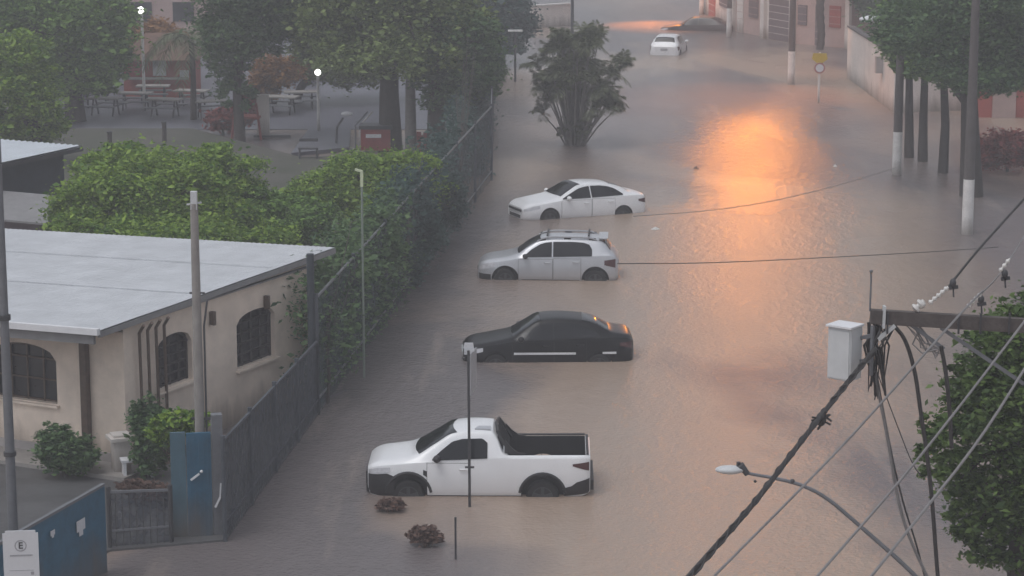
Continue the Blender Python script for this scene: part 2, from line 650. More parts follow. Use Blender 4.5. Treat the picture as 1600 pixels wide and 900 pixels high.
mb = MB()
poly = [P(-120, 205), P(300, 205), P(470, 250), P(640, 245), P(745, 205), P(700, 300), P(600, 420), P(520, 520), P(500, 560), P(260, 560), P(-120, 500)]
mb.prism([(p.x, p.y, -0.3) for p in poly], (0, 0, 0.42))
tag(build('park_ground', mb, M['park']), 'muddy green park ground behind the hedge', kind='structure')
mb = MB()
poly = [P(455, 245), P(545, 236), P(548, 205), P(485, 203)]
mb.prism([(p.x, p.y, -0.3) for p in poly], (0, 0, 0.45))
tag(build('path', mb, M['paving']), 'pale wet paving beside the playground', kind='structure')
mb = MB()
poly = [P(60, 203), P(752, 203), P(768, 130), P(760, 60), P(60, 60)]
mb.prism([(p.x, p.y, -0.3) for p in poly], (0, 0, 0.33))
tag(build('plaza_floor', mb, M['paving']), 'wet grey plaza floor among the park trees', kind='structure')

# ------------------------------------------------------------------ cars
def pchip(xk, yk, x):
    xk = np.array(xk, float)
    yk = np.array(yk, float)
    h = np.diff(xk)
    d = np.diff(yk) / h
    m = np.zeros_like(yk)
    for i in range(1, len(xk) - 1):
        if d[i - 1] * d[i] > 0:
            w1, w2 = 2 * h[i] + h[i - 1], h[i] + 2 * h[i - 1]
            m[i] = (w1 + w2) / (w1 / d[i - 1] + w2 / d[i])
    m[0], m[-1] = d[0], d[-1]
    x = np.clip(x, xk[0], xk[-1])
    i = np.clip(np.searchsorted(xk, x) - 1, 0, len(h) - 1)
    t = (x - xk[i]) / h[i]
    return ((1 + 2 * t) * (1 - t) ** 2 * yk[i] + t * (1 - t) ** 2 * h[i] * m[i] + t * t * (3 - 2 * t) * yk[i + 1] + t * t * (t - 1) * h[i] * m[i + 1])


class CarShape:
    """keys: rows (x, z_bottom, w_shoulder, z_shoulder, w_belt, z_belt, w_roof, z_roof, z_top)"""

    def __init__(s, keys):
        k = np.array(keys, float)
        s.xk = k[:, 0]
        s.k = k
        s.L = s.xk[-1]

    def sec(s, x):
        zb, ws, zs, wb, zbelt, wr, zr, zt = [float(pchip(s.xk, s.k[:, j], x)) for j in range(1, 9)]
        pts = [(0.0, zb), (ws * 0.86, zb), (ws * 0.97, zb + 0.10), (ws, zs * 0.6 + zb * 0.4), (ws, zs), (wb, zbelt), (wb * 0.985, zbelt + (zr - zbelt) * 0.06),
               (wr, zr), (wr * 0.86, zr + (zt - zr) * 0.6), (wr * 0.5, zr + (zt - zr) * 0.9), (0.0, zt)]
        p = np.array(pts)
        for _ in range(2):
            q = [p[0]]
            for a, b in zip(p[:-1], p[1:]):
                q.append(a * 0.75 + b * 0.25)
                q.append(a * 0.25 + b * 0.75)
            q.append(p[-1])
            p = np.array(q)
        return p

    def side_y(s, x, z):
        p = s.sec(x)
        for a, b in zip(p[3:-1], p[4:]):
            if a[1] <= z <= b[1] and b[1] > a[1]:
                t = (z - a[1]) / (b[1] - a[1])
                return a[0] + (b[0] - a[0]) * t
        return p[-6][0]

    def top_z(s, x, y):
        p = s.sec(x)[::-1]
        y = abs(y)
        for a, b in zip(p[:-1], p[1:]):
            if a[0] <= y <= b[0] and b[0] > a[0]:
                t = (y - a[0]) / (b[0] - a[0])
                return a[1] + (b[1] - a[1]) * t
        return p[-1][1]

    def body(s, n=90):
        xs = np.linspace(0, s.L, n)
        xs = np.unique(np.concatenate([xs, [0.02, 0.05, 0.1, s.L - 0.02, s.L - 0.05, s.L - 0.1]]))
        mb = MB()
        rings = []
        for x in xs:
            p = s.sec(x)
            right = [(x, -y, z) for y, z in p]
            left = [(x, y, z) for y, z in p[1:-1]][::-1]
            rings.append(right + left)
        nr = len(rings[0])
        vs = [q for r in rings for q in r]
        fs = []
        for i in range(len(rings) - 1):
            for j in range(nr):
                k = (j + 1) % nr
                fs.append((i * nr + j, i * nr + k, (i + 1) * nr + k, (i + 1) * nr + j))
        fs.append(tuple(range(nr)))
        fs.append(tuple((len(rings) - 1) * nr + j for j in range(nr))[::-1])
        mb.add(vs, fs)
        return mb

    def side_patch(s, bot, top, side, off=0.007, nx=26, nz=8, mb=None):
        """bot/top polylines [(x,z)...] over the same x range; side -1 near, +1 far"""
        mb = mb or MB()
        bx, bz = zip(*bot)
        tx, tz = zip(*top)
        x0, x1 = max(bx[0], tx[0]), min(bx[-1], tx[-1])
        Gd = []
        for i in range(nx + 1):
            x = x0 + (x1 - x0) * i / nx
            zb = float(np.interp(x, bx, bz))
            zt = float(np.interp(x, tx, tz))
            row = []
            for j in range(nz + 1):
                z = zb + (zt - zb) * j / nz
                row.append((x, side * (s.side_y(x, z) + off), z + off * 0.3))
            Gd.append(row)
        mb.grid(Gd)
        return mb

    def top_patch(s, xa, xb, ka, kb, off=0.007, n=12, m=14, bow=0.0):
        """glass on the sloping top from x=xa to xb, half width = k * roof width"""
        mb = MB()
        Gd = []
        for i in range(n + 1):
            t = i / n
            row = []
            for j in range(m + 1):
                u = -1 + 2 * j / m
                x = xa + (xb - xa) * t + bow * (u * u)
                wr = float(pchip(s.xk, s.k[:, 6], x))
                y = u * wr * (ka + (kb - ka) * t)
                row.append((x, y, s.top_z(x, y) + off))
            Gd.append(row)
        mb.grid(Gd)
        return mb


def apply_bool(o, cutters):
    for i, c in enumerate(cutters):
        md = o.modifiers.new('b%d' % i, 'BOOLEAN')
        md.operation = 'DIFFERENCE'
        md.solver = 'EXACT'
        md.material_mode = 'INDEX'
        md.object = c
    dg = bpy.context.evaluated_depsgraph_get()
    dg.update()
    me = bpy.data.meshes.new_from_object(o.evaluated_get(dg))
    o.modifiers.clear()
    old = o.data
    o.data = me
    me.name = o.name
    bpy.data.meshes.remove(old)
    for c in cutters:
        bpy.data.objects.remove(c)
    me.polygons.foreach_set('use_smooth', [True] * len(me.polygons))
    me.set_sharp_from_angle(angle=R(28))


def make_wheel(car, x, y, r, side, z=None, w=0.2):
    e = bpy.data.objects.new('wheel', None)
    COL.objects.link(e)
    e.parent = car
    e.location = (x, y, r if z is None else z)
    t = MB().lathe([(r * 0.62, -w / 2), (r * 0.9, -w / 2), (r * 0.98, -w * 0.36), (r, -w * 0.2), (r, w * 0.2), (r * 0.98, w * 0.36), (r * 0.9, w / 2), (r * 0.62, w / 2)], axis='y', n=28)
    build('tyre', t, M['rubber'], e, 35, world=False)
    rm = MB().lathe([(r * 0.6, side * w * 0.3), (r * 0.64, side * w * 0.52), (r * 0.58, side * w * 0.52), (r * 0.56, side * w * 0.34)], axis='y', n=28)
    for k in range(5):
        a = 2 * math.pi * k / 5 + 0.3
        rm.bar((0, side * w * 0.46, 0), (math.cos(a) * r * 0.6, side * w * 0.5, math.sin(a) * r * 0.6), 0.03, 0.07)
    rm.lathe([(0.07, side * w * 0.36), (0.06, side * w * 0.55)], axis='y', n=14)
    build('rim', rm, M['alloy'], e, 35, world=False)
    return e


def build_car(name, label, keys, paint, spec, loc, yaw, sink, pitch=0.0, group='cars stranded in the flood water', cat='car'):
    sh = CarShape(keys)
    L2 = sh.L / 2
    root = thing(name, label, cat, (loc[0], loc[1], -sink), yaw, group)
    root.rotation_euler = (0, pitch, yaw)

    def put(nm, mb, m, parent=None, smooth=40):
        mb.v = [(v[0] - L2, v[1], v[2]) for v in mb.v]
        return build(nm, mb, m, parent or root, smooth, world=False)
    body = put('body', sh.body(), [paint, M['plastic']])
    cut = []
    wm = {}
    for x, r in spec['arches']:
        for sd_ in (-1, 1):
            yy = sh.side_y(x, spec.get('arch_z', 0.34)) if False else float(pchip(sh.xk, sh.k[:, 2], x))
            c = MB()
            c.mat = 1
            c.lathe([(r, -0.22), (r, 0.22)], c=(x - L2, sd_ * (yy + 0.02), spec['hub']), axis='y', n=32)
            co = build('cutter', c, [paint, M['plastic']])
            co.parent = root
            cut.append(co)
    if 'bed' in spec:
        x0, x1, zb, hw, zt = spec['bed']
        c = MB()
        c.mat = 1
        c.box(((x0 + x1) / 2 - L2, 0, (zb + zt) / 2), (x1 - x0, 2 * hw, zt - zb))
        co = build('cutter', c, [paint, M['plastic']])
        co.parent = root
        cut.append(co)
    apply_bool(body, cut)
    # wheels
    for x, r in spec['arches']:
        yy = float(pchip(sh.xk, sh.k[:, 2], x))
        for sd_ in (-1, 1):
            make_wheel(root, x - L2, sd_ * (yy - 0.11), spec['wheel'], sd_, z=spec['hub'] - 0.03)
            # arch trim
            if spec.get('cladding'):
                a = MB()
                pts = []
                for k in range(15):
                    an = R(8) + (math.pi - R(16)) * k / 14
                    px, pz = x + math.cos(an) * (r + 0.03), spec['hub'] + math.sin(an) * (r + 0.03)
                    pts.append((px, sd_ * (sh.side_y(px, pz) + 0.004), pz))
                a.tube(pts, 0.032, 6)
                put('arch_trim', a, M['plastic'])
    # glass
    ws = spec['windscreen']
    put('windscreen', sh.top_patch(*ws), M['glass'])
    if 'rear_glass' in spec:
        put('rear_window', sh.top_patch(*spec['rear_glass']), M['glass'])
    # doors with windows
    for sd_ in (-1, 1):
        for d in spec['doors']:
            x0, x1, zb, zt = d['rect']
            seal = sh.side_patch([(x0 - 0.009, zb), (x1 + 0.009, zb)], [(x0 - 0.009, zt + 0.0), (x1 + 0.009, zt)], sd_, off=0.003, nx=14)
            dr = sh.side_patch([(x0, zb + 0.015), (x1, zb + 0.015)], [(x0, zt - 0.008), (x1, zt - 0.008)], sd_, off=0.010, nx=14)
            dob = put('door', dr, paint)
            o = put('door_seam', seal, M['plastic'], dob)
            if 'glass' in d:
                b, t = d['glass']
                # dark surround then glass
                put('window', sh.side_patch(b, t, sd_, off=0.014), M['glass'], dob)
            hb = MB()
            hx, hz = d.get('handle', (x1 - 0.18, zt - 0.12))
            hy = sh.side_y(hx, hz)
            hb.tube([(hx - 0.09, sd_ * (hy + 0.012), hz), (hx - 0.07, sd_ * (hy + 0.045), hz + 0.003), (hx + 0.07, sd_ * (hy + 0.045), hz + 0.003), (hx + 0.09, sd_ * (hy + 0.012), hz)], 0.015, 6)
            put('handle', hb, spec.get('handle_mat', paint), dob)
        for g in spec.get('quarter', []):
            put('quarter_window', sh.side_patch(g[0], g[1], sd_, off=0.014), M['glass'])
        # mirror
        mx, mz = spec['mirror']
        my = sh.side_y(mx, mz)
        mm = MB().ball((mx, sd_ * (my + 0.13), mz + 0.06), 0.1, 12, 8, (0.8, 1.1, 0.75))
        mm.bar((mx, sd_ * (my - 0.01), mz + 0.0), (mx, sd_ * (my + 0.09), mz + 0.03), 0.05)
        put('mirror', mm, spec.get('mirror_mat', paint))
        for nm, (bt, tp), m_ in spec.get('lamps', []):
            put(nm, sh.side_patch(bt, tp, sd_, off=0.009, nx=14, nz=6), m_)
        for nm, (bt, tp), m_ in spec.get('trims', []):
            put(nm, sh.side_patch(bt, tp, sd_, off=0.018, nx=20, nz=2), m_)
        if spec.get('rails'):
            x0, x1, h = spec['rails']
            pts = []
            for k in range(13):
                t = k / 12
                x = x0 + (x1 - x0) * t
                wr = float(pchip(sh.xk, sh.k[:, 6], x)) * 0.9
                lift = h * min(1, math.sin(math.pi * t) * 3)
                pts.append((x, sd_ * wr, sh.top_z(x, wr) + 0.005 + lift))
            put('roof_rail', MB().tube(pts, 0.026, 8), M['rail_silver'])
            ft = MB()
            for k in (1, 6, 11):
                p = pts[k]
                ft.box((p[0], p[1], p[2] - h / 2), (0.2, 0.035, h + 0.02))
            put('rail_foot', ft, M['plastic'])
    for nm, c, d, m_ in spec.get('front', []):
        b_ = MB().box(c, d)
        put(nm, b_, m_, smooth=None)
    if 'belt_trim' in spec:
        pass
    return root, put, sh


# sedan keys   x     zb   ws   zs    wb   zbelt  wr    zr    zt
def sedan_keys(L=4.5, Wd=0.875, Hh=1.44, hood=0.86, deck=1.06):
    f = L / 4.5
    return [
        (0.00, 0.26, Wd * 0.70, 0.52, Wd * 0.66, 0.60, Wd * 0.60, 0.63, 0.65),
        (0.08 * f, 0.22, Wd * 0.83, 0.55, Wd * 0.77, 0.67, Wd * 0.68, 0.71, 0.735),
        (0.25 * f, 0.20, Wd * 0.94, 0.57, Wd * 0.87, 0.74, Wd * 0.76, 0.785, 0.81),
        (0.55 * f, 0.20, Wd * 0.985, 0.60, Wd * 0.92, 0.79, Wd * 0.80, 0.835, 0.865),
        (1.00 * f, 0.20, Wd * 1.0, 0.62, Wd * 0.95, 0.86, Wd * 0.82, 0.91, 0.95),
        (1.22 * f, 0.20, Wd * 1.0, 0.62, Wd * 0.95, 0.89, Wd * 0.80, 0.95, 1.00),
        (1.60 * f, 0.20, Wd * 1.0, 0.62, Wd * 0.95, 0.92, Wd * 0.74, 1.14, 1.21),
        (2.02 * f, 0.20, Wd * 1.0, 0.62, Wd * 0.95, 0.935, Wd * 0.68, Hh - 0.10, Hh - 0.03),
        (2.50 * f, 0.20, Wd * 1.0, 0.63, Wd * 0.95, 0.95, Wd * 0.66, Hh - 0.06, Hh),
        (3.05 * f, 0.20, Wd * 1.0, 0.64, Wd * 0.95, 0.965, Wd * 0.66, Hh - 0.09, Hh - 0.03),
        (3.50 * f, 0.20, Wd * 1.0, 0.66, Wd * 0.95, 0.985, Wd * 0.68, Hh - 0.19, Hh - 0.13),
        (3.92 * f, 0.22, Wd * 0.99, 0.68, Wd * 0.93, 1.00, Wd * 0.74, deck + 0.01, deck + 0.06),
        (4.25 * f, 0.24, Wd * 0.955, 0.70, Wd * 0.88, 0.99, Wd * 0.76, deck - 0.03, deck + 0.005),
        (4.42 * f, 0.27, Wd * 0.85, 0.70, Wd * 0.77, 0.93, Wd * 0.68, deck - 0.08, deck - 0.045),
        (4.50 * f, 0.36, Wd * 0.66, 0.68, Wd * 0.60, 0.82, Wd * 0.54, 0.86, 0.88),
    ]


def sedan_spec(f, paint, **kw):
    d = dict(
        arches=[(0.88 * f, 0.36), (3.56 * f, 0.36)], hub=0.33, wheel=0.315,
        windscreen=(1.28 * f, 2.02 * f, 0.93, 0.90, 0.008, 12, 14, 0.05),
        rear_glass=(3.16 * f, 3.86 * f, 0.86, 0.88, 0.008, 12, 14, -0.03),
        doors=[dict(rect=(1.30 * f, 2.38 * f, 0.26, 0.905), glass=([(1.36 * f, 0.935), (2.36 * f, 0.965)], [(1.36 * f, 0.955), (1.62 * f, 1.09), (1.95 * f, 1.255), (2.15 * f, 1.305), (2.36 * f, 1.33)]), handle=(2.2 * f, 0.80)),
               dict(rect=(2.41 * f, 3.24 * f, 0.26, 0.93), glass=([(2.40 * f, 0.968), (3.55 * f, 1.02)], [(2.40 * f, 1.332), (2.75 * f, 1.335), (3.05 * f, 1.30), (3.3 * f, 1.22), (3.55 * f, 1.06)]), handle=(3.08 * f, 0.83))],
        mirror=(1.52 * f, 0.93),
        lamps=[('headlight', ([(0.02, 0.555), (0.52 * f, 0.665)], [(0.02, 0.625), (0.3 * f, 0.725), (0.52 * f, 0.755)]), M['lamp_glass']),
               ('tail_light', ([(4.12 * f, 0.80), (4.45 * f, 0.72)], [(4.12 * f, 0.87), (4.45 * f, 0.89)]), M['red_lamp'])],
    )
    d.update(kw)
    return d


# --- white sedan (upper)
wc = P(902, 338)
fr = [('grille', (-0.012, 0, 0.565), (0.04, 1.0, 0.07), M['plastic']), ('lower_grille', (0.0, 0, 0.36), (0.05, 0.84, 0.10), M['plastic']),
      ('licence_plate', (4.512, 0, 0.74), (0.02, 0.4, 0.13), M['sign_back'])]
car1, put1, sh1 = build_car('parked_car', 'white sedan with dark tinted windows, up to its wheel hubs in brown water', sedan_keys(4.5, 0.875, 1.44),
                            M['white_paint'], sedan_spec(1.0, None, front=fr), (wc.x, wc.y + 0.75), R(23), 0.345, R(1.7))
# --- black sedan
bc = P(856, 566)
fr2 = [('grille', (-0.014, 0, 0.54), (0.04, 0.8, 0.09), M['chrome']), ('licence_plate', (4.21, 0, 0.72), (0.02, 0.4, 0.13), M['sign_back'])]
f2 = 4.22 / 4.5
tr = [('chrome_trim', ([(1.25, 0.59), (2.78, 0.59)], [(1.25, 0.645), (2.78, 0.645)]), M['trim_white']),
      ('rear_chrome_trim', ([(3.44, 0.60), (3.78, 0.60)], [(3.44, 0.655), (3.78, 0.655)]), M['trim_white'])]
sp2 = sedan_spec(f2, None, front=fr2, trims=tr)
sp2['arches'] = [(0.80, 0.33), (3.36, 0.33)]
car2, put2, sh2 = build_car('parked_car', 'black sedan with a bright chrome strip along its doors, sunk to the sills', sedan_keys(4.22, 0.86, 1.45),
                            M['black_paint'], sp2, (bc.x, bc.y + 0.85), R(1.5), 0.40, 0.0)

# --- silver hatchback
hk = [
    (0.00, 0.32, 0.60, 0.58, 0.57, 0.69, 0.53, 0.73, 0.75),
    (0.08, 0.26, 0.73, 0.59, 0.68, 0.75, 0.61, 0.80, 0.82),
    (0.25, 0.24, 0.83, 0.61, 0.77, 0.81, 0.68, 0.865, 0.89),
    (0.60, 0.24, 0.86, 0.64, 0.80, 0.86, 0.70, 0.92, 0.95),
    (0.95, 0.24, 0.87, 0.66, 0.82, 0.92, 0.72, 0.98, 1.02),
    (1.10, 0.24, 0.87, 0.66, 0.82, 0.95, 0.70, 1.02, 1.08),
    (1.45, 0.24, 0.87, 0.67, 0.82, 0.98, 0.655, 1.25, 1.33),
    (1.80, 0.24, 0.87, 0.67, 0.82, 1.00, 0.62, 1.42, 1.49),
    (2.30, 0.24, 0.87, 0.68, 0.82, 1.01, 0.60, 1.47, 1.54),
    (3.00, 0.24, 0.87, 0.69, 0.82, 1.03, 0.60, 1.46, 1.53),
    (3.50, 0.25, 0.87, 0.70, 0.82, 1.06, 0.60, 1.42, 1.49),
    (3.66, 0.26, 0.865, 0.72, 0.81, 1.07, 0.61, 1.34, 1.44),
    (3.84, 0.28, 0.85, 0.74, 0.80, 1.07, 0.67, 1.15, 1.20),
    (3.96, 0.30, 0.82, 0.74, 0.76, 1.00, 0.68, 1.05, 1.07),
    (4.05, 0.34, 0.68, 0.70, 0.64, 0.86, 0.60, 0.92, 0.94),
]
hspec = dict(
    arches=[(0.80, 0.40), (3.40, 0.40)], hub=0.36, wheel=0.33, cladding=False,
    windscreen=(1.12, 1.78, 0.93, 0.90, 0.008, 12, 14, 0.06),
    rear_glass=(3.60, 3.83, 0.88, 0.90, 0.010, 12, 14, 0.0),
    doors=[dict(rect=(1.18, 2.16, 0.30, 0.955), glass=([(1.34, 1.0), (2.14, 1.02)], [(1.34, 1.03), (1.55, 1.21), (1.80, 1.355), (1.95, 1.40), (2.14, 1.42)]), handle=(2.02, 0.86)),
           dict(rect=(2.19, 2.98, 0.30, 0.975), glass=([(2.18, 1.02), (3.30, 1.05)], [(2.18, 1.422), (2.7, 1.43), (3.05, 1.41), (3.22, 1.36), (3.30, 1.24)]), handle=(2.84, 0.88))],
    mirror=(1.38, 0.99), mirror_mat=M['plastic'],
    lamps=[('headlight', ([(0.02, 0.60), (0.50, 0.72)], [(0.02, 0.69), (0.28, 0.815), (0.50, 0.84)]), M['lamp_glass']),
           ('tail_light', ([(3.66, 0.80), (3.98, 0.72)], [(3.66, 0.93), (3.98, 0.97)]), M['red_lamp']),
           ('bumper_cladding', ([(0.03, 0.34), (0.38, 0.26)], [(0.03, 0.52), (0.38, 0.50)]), M['plastic']),
           ('sill_cladding', ([(1.28, 0.28), (2.94, 0.28)], [(1.28, 0.355), (2.94, 0.355)]), M['plastic'])],
    rails=(1.72, 3.45, 0.055),
    front=[('grille', (-0.012, 0, 0.60), (0.04, 0.66, 0.10), M['plastic']), ('lower_grille', (0.02, 0, 0.42), (0.08, 0.98, 0.14), M['plastic']),
           ('licence_plate', (4.055, 0, 0.78), (0.02, 0.4, 0.13), M['sign_back'])],
)
sc_ = P(858, 438)
car3, put3, sh3 = build_car('parked_car', 'silver hatchback with roof rails, standing between white sedan and black sedan', hk, M['silver_paint'], hspec,
                            (sc_.x, sc_.y + 0.85), R(-3), 0.34, 0.0)
sp = MB().box((3.62, 0, 1.515), (0.26, 1.08, 0.03))
put3('roof_spoiler', sp, M['silver_paint'])
xb = MB()
for x in (2.0, 3.2):
    xb.bar((x, -0.56, 1.60), (x, 0.56, 1.60), 0.05, 0.025)
put3('roof_bar', xb, M['plastic'])

# --- white pickup
pk = [
    (0.00, 0.34, 0.66, 0.68, 0.64, 0.84, 0.60, 0.88, 0.90),
    (0.08, 0.28, 0.77, 0.70, 0.73, 0.89, 0.66, 0.94, 0.96),
    (0.25, 0.26, 0.85, 0.71, 0.80, 0.94, 0.71, 0.995, 1.02),
    (0.60, 0.26, 0.875, 0.72, 0.83, 0.98, 0.74, 1.035, 1.07),
    (0.84, 0.26, 0.875, 0.73, 0.83, 1.00, 0.75, 1.07, 1.11),
    (0.96, 0.26, 0.875, 0.73, 0.83, 1.01, 0.73, 1.11, 1.165),
    (1.36, 0.26, 0.875, 0.74, 0.83, 1.04, 0.67, 1.34, 1.41),
    (1.72, 0.26, 0.875, 0.75, 0.83, 1.07, 0.63, 1.54, 1.60),
    (2.10, 0.26, 0.875, 0.76, 0.83, 1.09, 0.61, 1.58, 1.64),
    (2.48, 0.26, 0.875, 0.77, 0.83, 1.11, 0.61, 1.56, 1.62),
    (2.58, 0.26, 0.875, 0.78, 0.83, 1.12, 0.64, 1.48, 1.53),
    (2.72, 0.27, 0.875, 0.80, 0.83, 1.13, 0.80, 1.19, 1.20),
    (2.85, 0.27, 0.875, 0.82, 0.84, 1.12, 0.81, 1.16, 1.165),
    (4.20, 0.29, 0.87, 0.86, 0.84, 1.13, 0.81, 1.17, 1.175),
    (4.38, 0.33, 0.84, 0.88, 0.81, 1.13, 0.79, 1.17, 1.18),
    (4.45, 0.38, 0.79, 0.88, 0.77, 1.10, 0.74, 1.15, 1.16),
]
pspec = dict(
    arches=[(0.82, 0.43), (3.50, 0.43)], hub=0.36, wheel=0.33, cladding=True,
    windscreen=(0.93, 1.69, 0.95, 0.90, 0.008, 12, 14, 0.10),
    doors=[dict(rect=(1.20, 2.06, 0.34, 1.02), glass=([(1.30, 1.06), (2.40, 1.115)], [(1.30, 1.09), (1.48, 1.25), (1.70, 1.42), (1.9, 1.47), (2.30, 1.48), (2.40, 1.40)]), handle=(1.94, 0.90))],
    mirror=(1.40, 1.07), mirror_mat=M['plastic'],
    lamps=[('headlight', ([(0.02, 0.76), (0.46, 0.83)], [(0.02, 0.84), (0.2, 0.905), (0.46, 0.92)]), M['lamp_glass']),
           ('tail_light', ([(4.10, 0.97), (4.43, 0.87)], [(4.10, 1.01), (4.43, 1.05)]), M['red_lamp']),
           ('bumper_cladding', ([(0.012, 0.36), (0.55, 0.30)], [(0.012, 0.76), (0.40, 0.80), (0.55, 0.74)]), M['plastic']),
           ('sill_cladding', ([(1.26, 0.29), (3.08, 0.29)], [(1.26, 0.345), (3.08, 0.345)]), M['plastic']),
           ('rear_bumper', ([(3.93, 0.34), (4.44, 0.40)], [(3.93, 0.52), (4.08, 0.56), (4.18, 0.64), (4.44, 0.72)]), M['plastic']),
           ('fender_vent', ([(1.12, 0.78), (1.22, 0.72)], [(1.12, 0.88), (1.22, 0.84)]), M['plastic'])],
    bed=(2.80, 4.36, 0.70, 0.755, 1.4),
    front=[('grille', (-0.014, 0, 0.66), (0.05, 1.22, 0.26), M['plastic']), ('lower_bumper', (0.03, 0, 0.44), (0.12, 1.30, 0.14), M['plastic']),
           ('tailgate_bumper', (4.47, 0, 0.56), (0.10, 1.50, 0.20), M['plastic'])],
)
pc = P(749, 776)
car4, put4, sh4 = build_car('pickup_truck', 'white pickup truck with an empty black cargo bed, nearest of the stranded vehicles', pk, M['white_paint'], pspec,
                            (pc.x, pc.y + 0.86), R(-1), 0.335, 0.0, cat='pickup truck')
# rear cab glass, sports bar, bed rim caps
rg = MB()
rg.grid([[(2.60 + 0.11 * i / 4, -0.56 + 1.12 * j / 8, sh4.top_z(2.60 + 0.11 * i / 4, -0.56 + 1.12 * j / 8) + 0.012) for j in range(9)] for i in range(5)])
put4('rear_window', rg, M['glass'])
bar_ = MB()
for sy in (-0.70, 0.70):
    bar_.tube([(2.86, sy, 1.17), (2.70, sy * 0.93, 1.44), (2.60, sy * 0.82, 1.595)], 0.03, 8)
    bar_.prism([(2.86, sy - 0.02, 1.17), (3.16, sy - 0.02, 1.175), (3.0, sy - 0.02, 1.21), (2.86, sy * 0.97 - 0.02, 1.32), (2.74, sy * 0.94 - 0.02, 1.46), (2.74, sy - 0.02, 1.2)], (0, 0.04, 0))
bar_.tube([(2.60, -0.575, 1.595), (2.56, 0, 1.64), (2.60, 0.575, 1.595)], 0.03, 8)
for yy in np.linspace(-0.5, 0.5, 7):
    bar_.tube([(2.82, yy, 1.17), (2.60, yy, 1.60)], 0.014, 6)
put4('rear_rack', bar_, M['plastic'])
rimm = MB()
rimm.bar((2.84, 0.80, 1.185), (4.36, 0.80, 1.195), 0.09, 0.02)
rimm.bar((4.395, -0.76, 1.195), (4.395, 0.76, 1.195), 0.05, 0.02)
put4('bed_rim', rimm, M['plastic'])
rf = MB().prism([(2.14, -0.50, 1.61), (2.46, -0.50, 1.60), (2.46, -0.36, 1.63), (2.22, -0.38, 1.64)], (0, 0, 0.035))
put4('roof_fin', rf, M['silver_paint'])
ln = MB()
for k in range(9):
    ln.bar((2.82, -0.66 + k * 0.165, 0.708), (4.34, -0.66 + k * 0.165, 0.708), 0.05, 0.012)
for k in range(6):
    ln.bar((2.95 + k * 0.26, 0.748, 0.72), (2.95 + k * 0.26, 0.748, 1.13), 0.05, 0.012)
put4('bed_liner', ln, M['plastic'])

# --- far white hatch seen from behind
hspec2 = dict(hspec)
hspec2.pop('rails')
hspec2['mirror_mat'] = M['white_paint']
hspec2['doors'] = [dict(d) for d in hspec['doors']]
fp = P(1037, 87)
az = R(12)
hk2 = [list(r) for r in hk]
car5, put5, sh5 = build_car('parked_car', 'small white hatchback seen from behind, farthest up the flooded street', hk2, M['white_paint'], hspec2,
                            (fp.x + math.sin(az) * 2.0, fp.y + 2.0), R(-90) - az, 0.42, 0.0)
car5.scale = (0.93, 0.93, 0.93)
# --- far dark sedan
dp = P(1093, 49)
car6, put6, sh6 = build_car('parked_car', 'dark sedan blurred by mist, beside the far white hatchback', sedan_keys(4.4, 0.86, 1.44), M['dark_paint'],
                            sedan_spec(4.4 / 4.5, None), (dp.x, dp.y + 1.2), R(-14), 0.62, 0.0)

# ------------------------------------------------------------------ house on the left
HC = P(199, 733)
AZ = R(26.5)
phi = math.pi / 2 - AZ
house = thing('house', 'single storey peach house with arched windows and a grey metal roof', 'house', (HC.x, HC.y, 0), phi)
ux = Vector((math.cos(phi), math.sin(phi), 0))
vy = Vector((-math.sin(phi), math.cos(phi), 0))


def hplane_side(px, py):      # point of the side wall plane: (distance along, z)
    r = ray(px, py)
    n = vy
    t = (HC - CAM).dot(n) / r.dot(n)
    p = CAM + r * t
    return (p - HC).dot(ux), p.z


def hplane_front(px, py):
    r = ray(px, py)
    n = ux
    t = (HC - CAM).dot(n) / r.dot(n)
    p = CAM + r * t
    return (p - HC).dot(vy), p.z


SL = hplane_side(484, 520)[0]
EAVE = 3.08
WT = 0.2


def wall_panel(mb, Lw, Hw, ops, place, z0=-0.6):
    """wall sheet with arched openings; place(s, depth, z) -> local point; reveals reach depth WT"""
    xs = {0.0, Lw}
    for a, b, zb, zs_, zt in ops:
        for k in range(13):
            xs.add(a + (b - a) * k / 12)
    xs = sorted(xs)

    def arch(o, x):
        a, b, zb, zs_, zt = o
        t = (x - (a + b) / 2) / ((b - a) / 2)
        return zs_ + (zt - zs_) * math.sqrt(max(0, 1 - t * t)) if abs(t) <= 1 else zs_
    for x0, x1 in zip(xs[:-1], xs[1:]):
        xm = (x0 + x1) / 2
        o = next((o for o in ops if o[0] < xm < o[1]), None)
        if o is None:
            mb.quad(place(x0, 0, z0), place(x1, 0, z0), place(x1, 0, Hw), place(x0, 0, Hw))
        else:
            mb.quad(place(x0, 0, z0), place(x1, 0, z0), place(x1, 0, o[2]), place(x0, 0, o[2]))
            mb.quad(place(x0, 0, arch(o, x0)), place(x1, 0, arch(o, x1)), place(x1, 0, Hw), place(x0, 0, Hw))
            mb.quad(place(x0, 0, arch(o, x0)), place(x1, 0, arch(o, x1)), place(x1, WT, arch(o, x1)), place(x0, WT, arch(o, x0)))
            mb.quad(place(x0, 0, o[2]), place(x1, 0, o[2]), place(x1, WT, o[2]), place(x0, WT, o[2]))
    for o in ops:
        for x in (o[0], o[1]):
            mb.quad(place(x, 0, o[2]), place(x, 0, o[3]), place(x, WT, o[3]), place(x, WT, o[2]))
    return arch


def side_pl(s, d, z):
    return (s, d, z)


def front_pl(s, d, z):
    return (d, s, z)


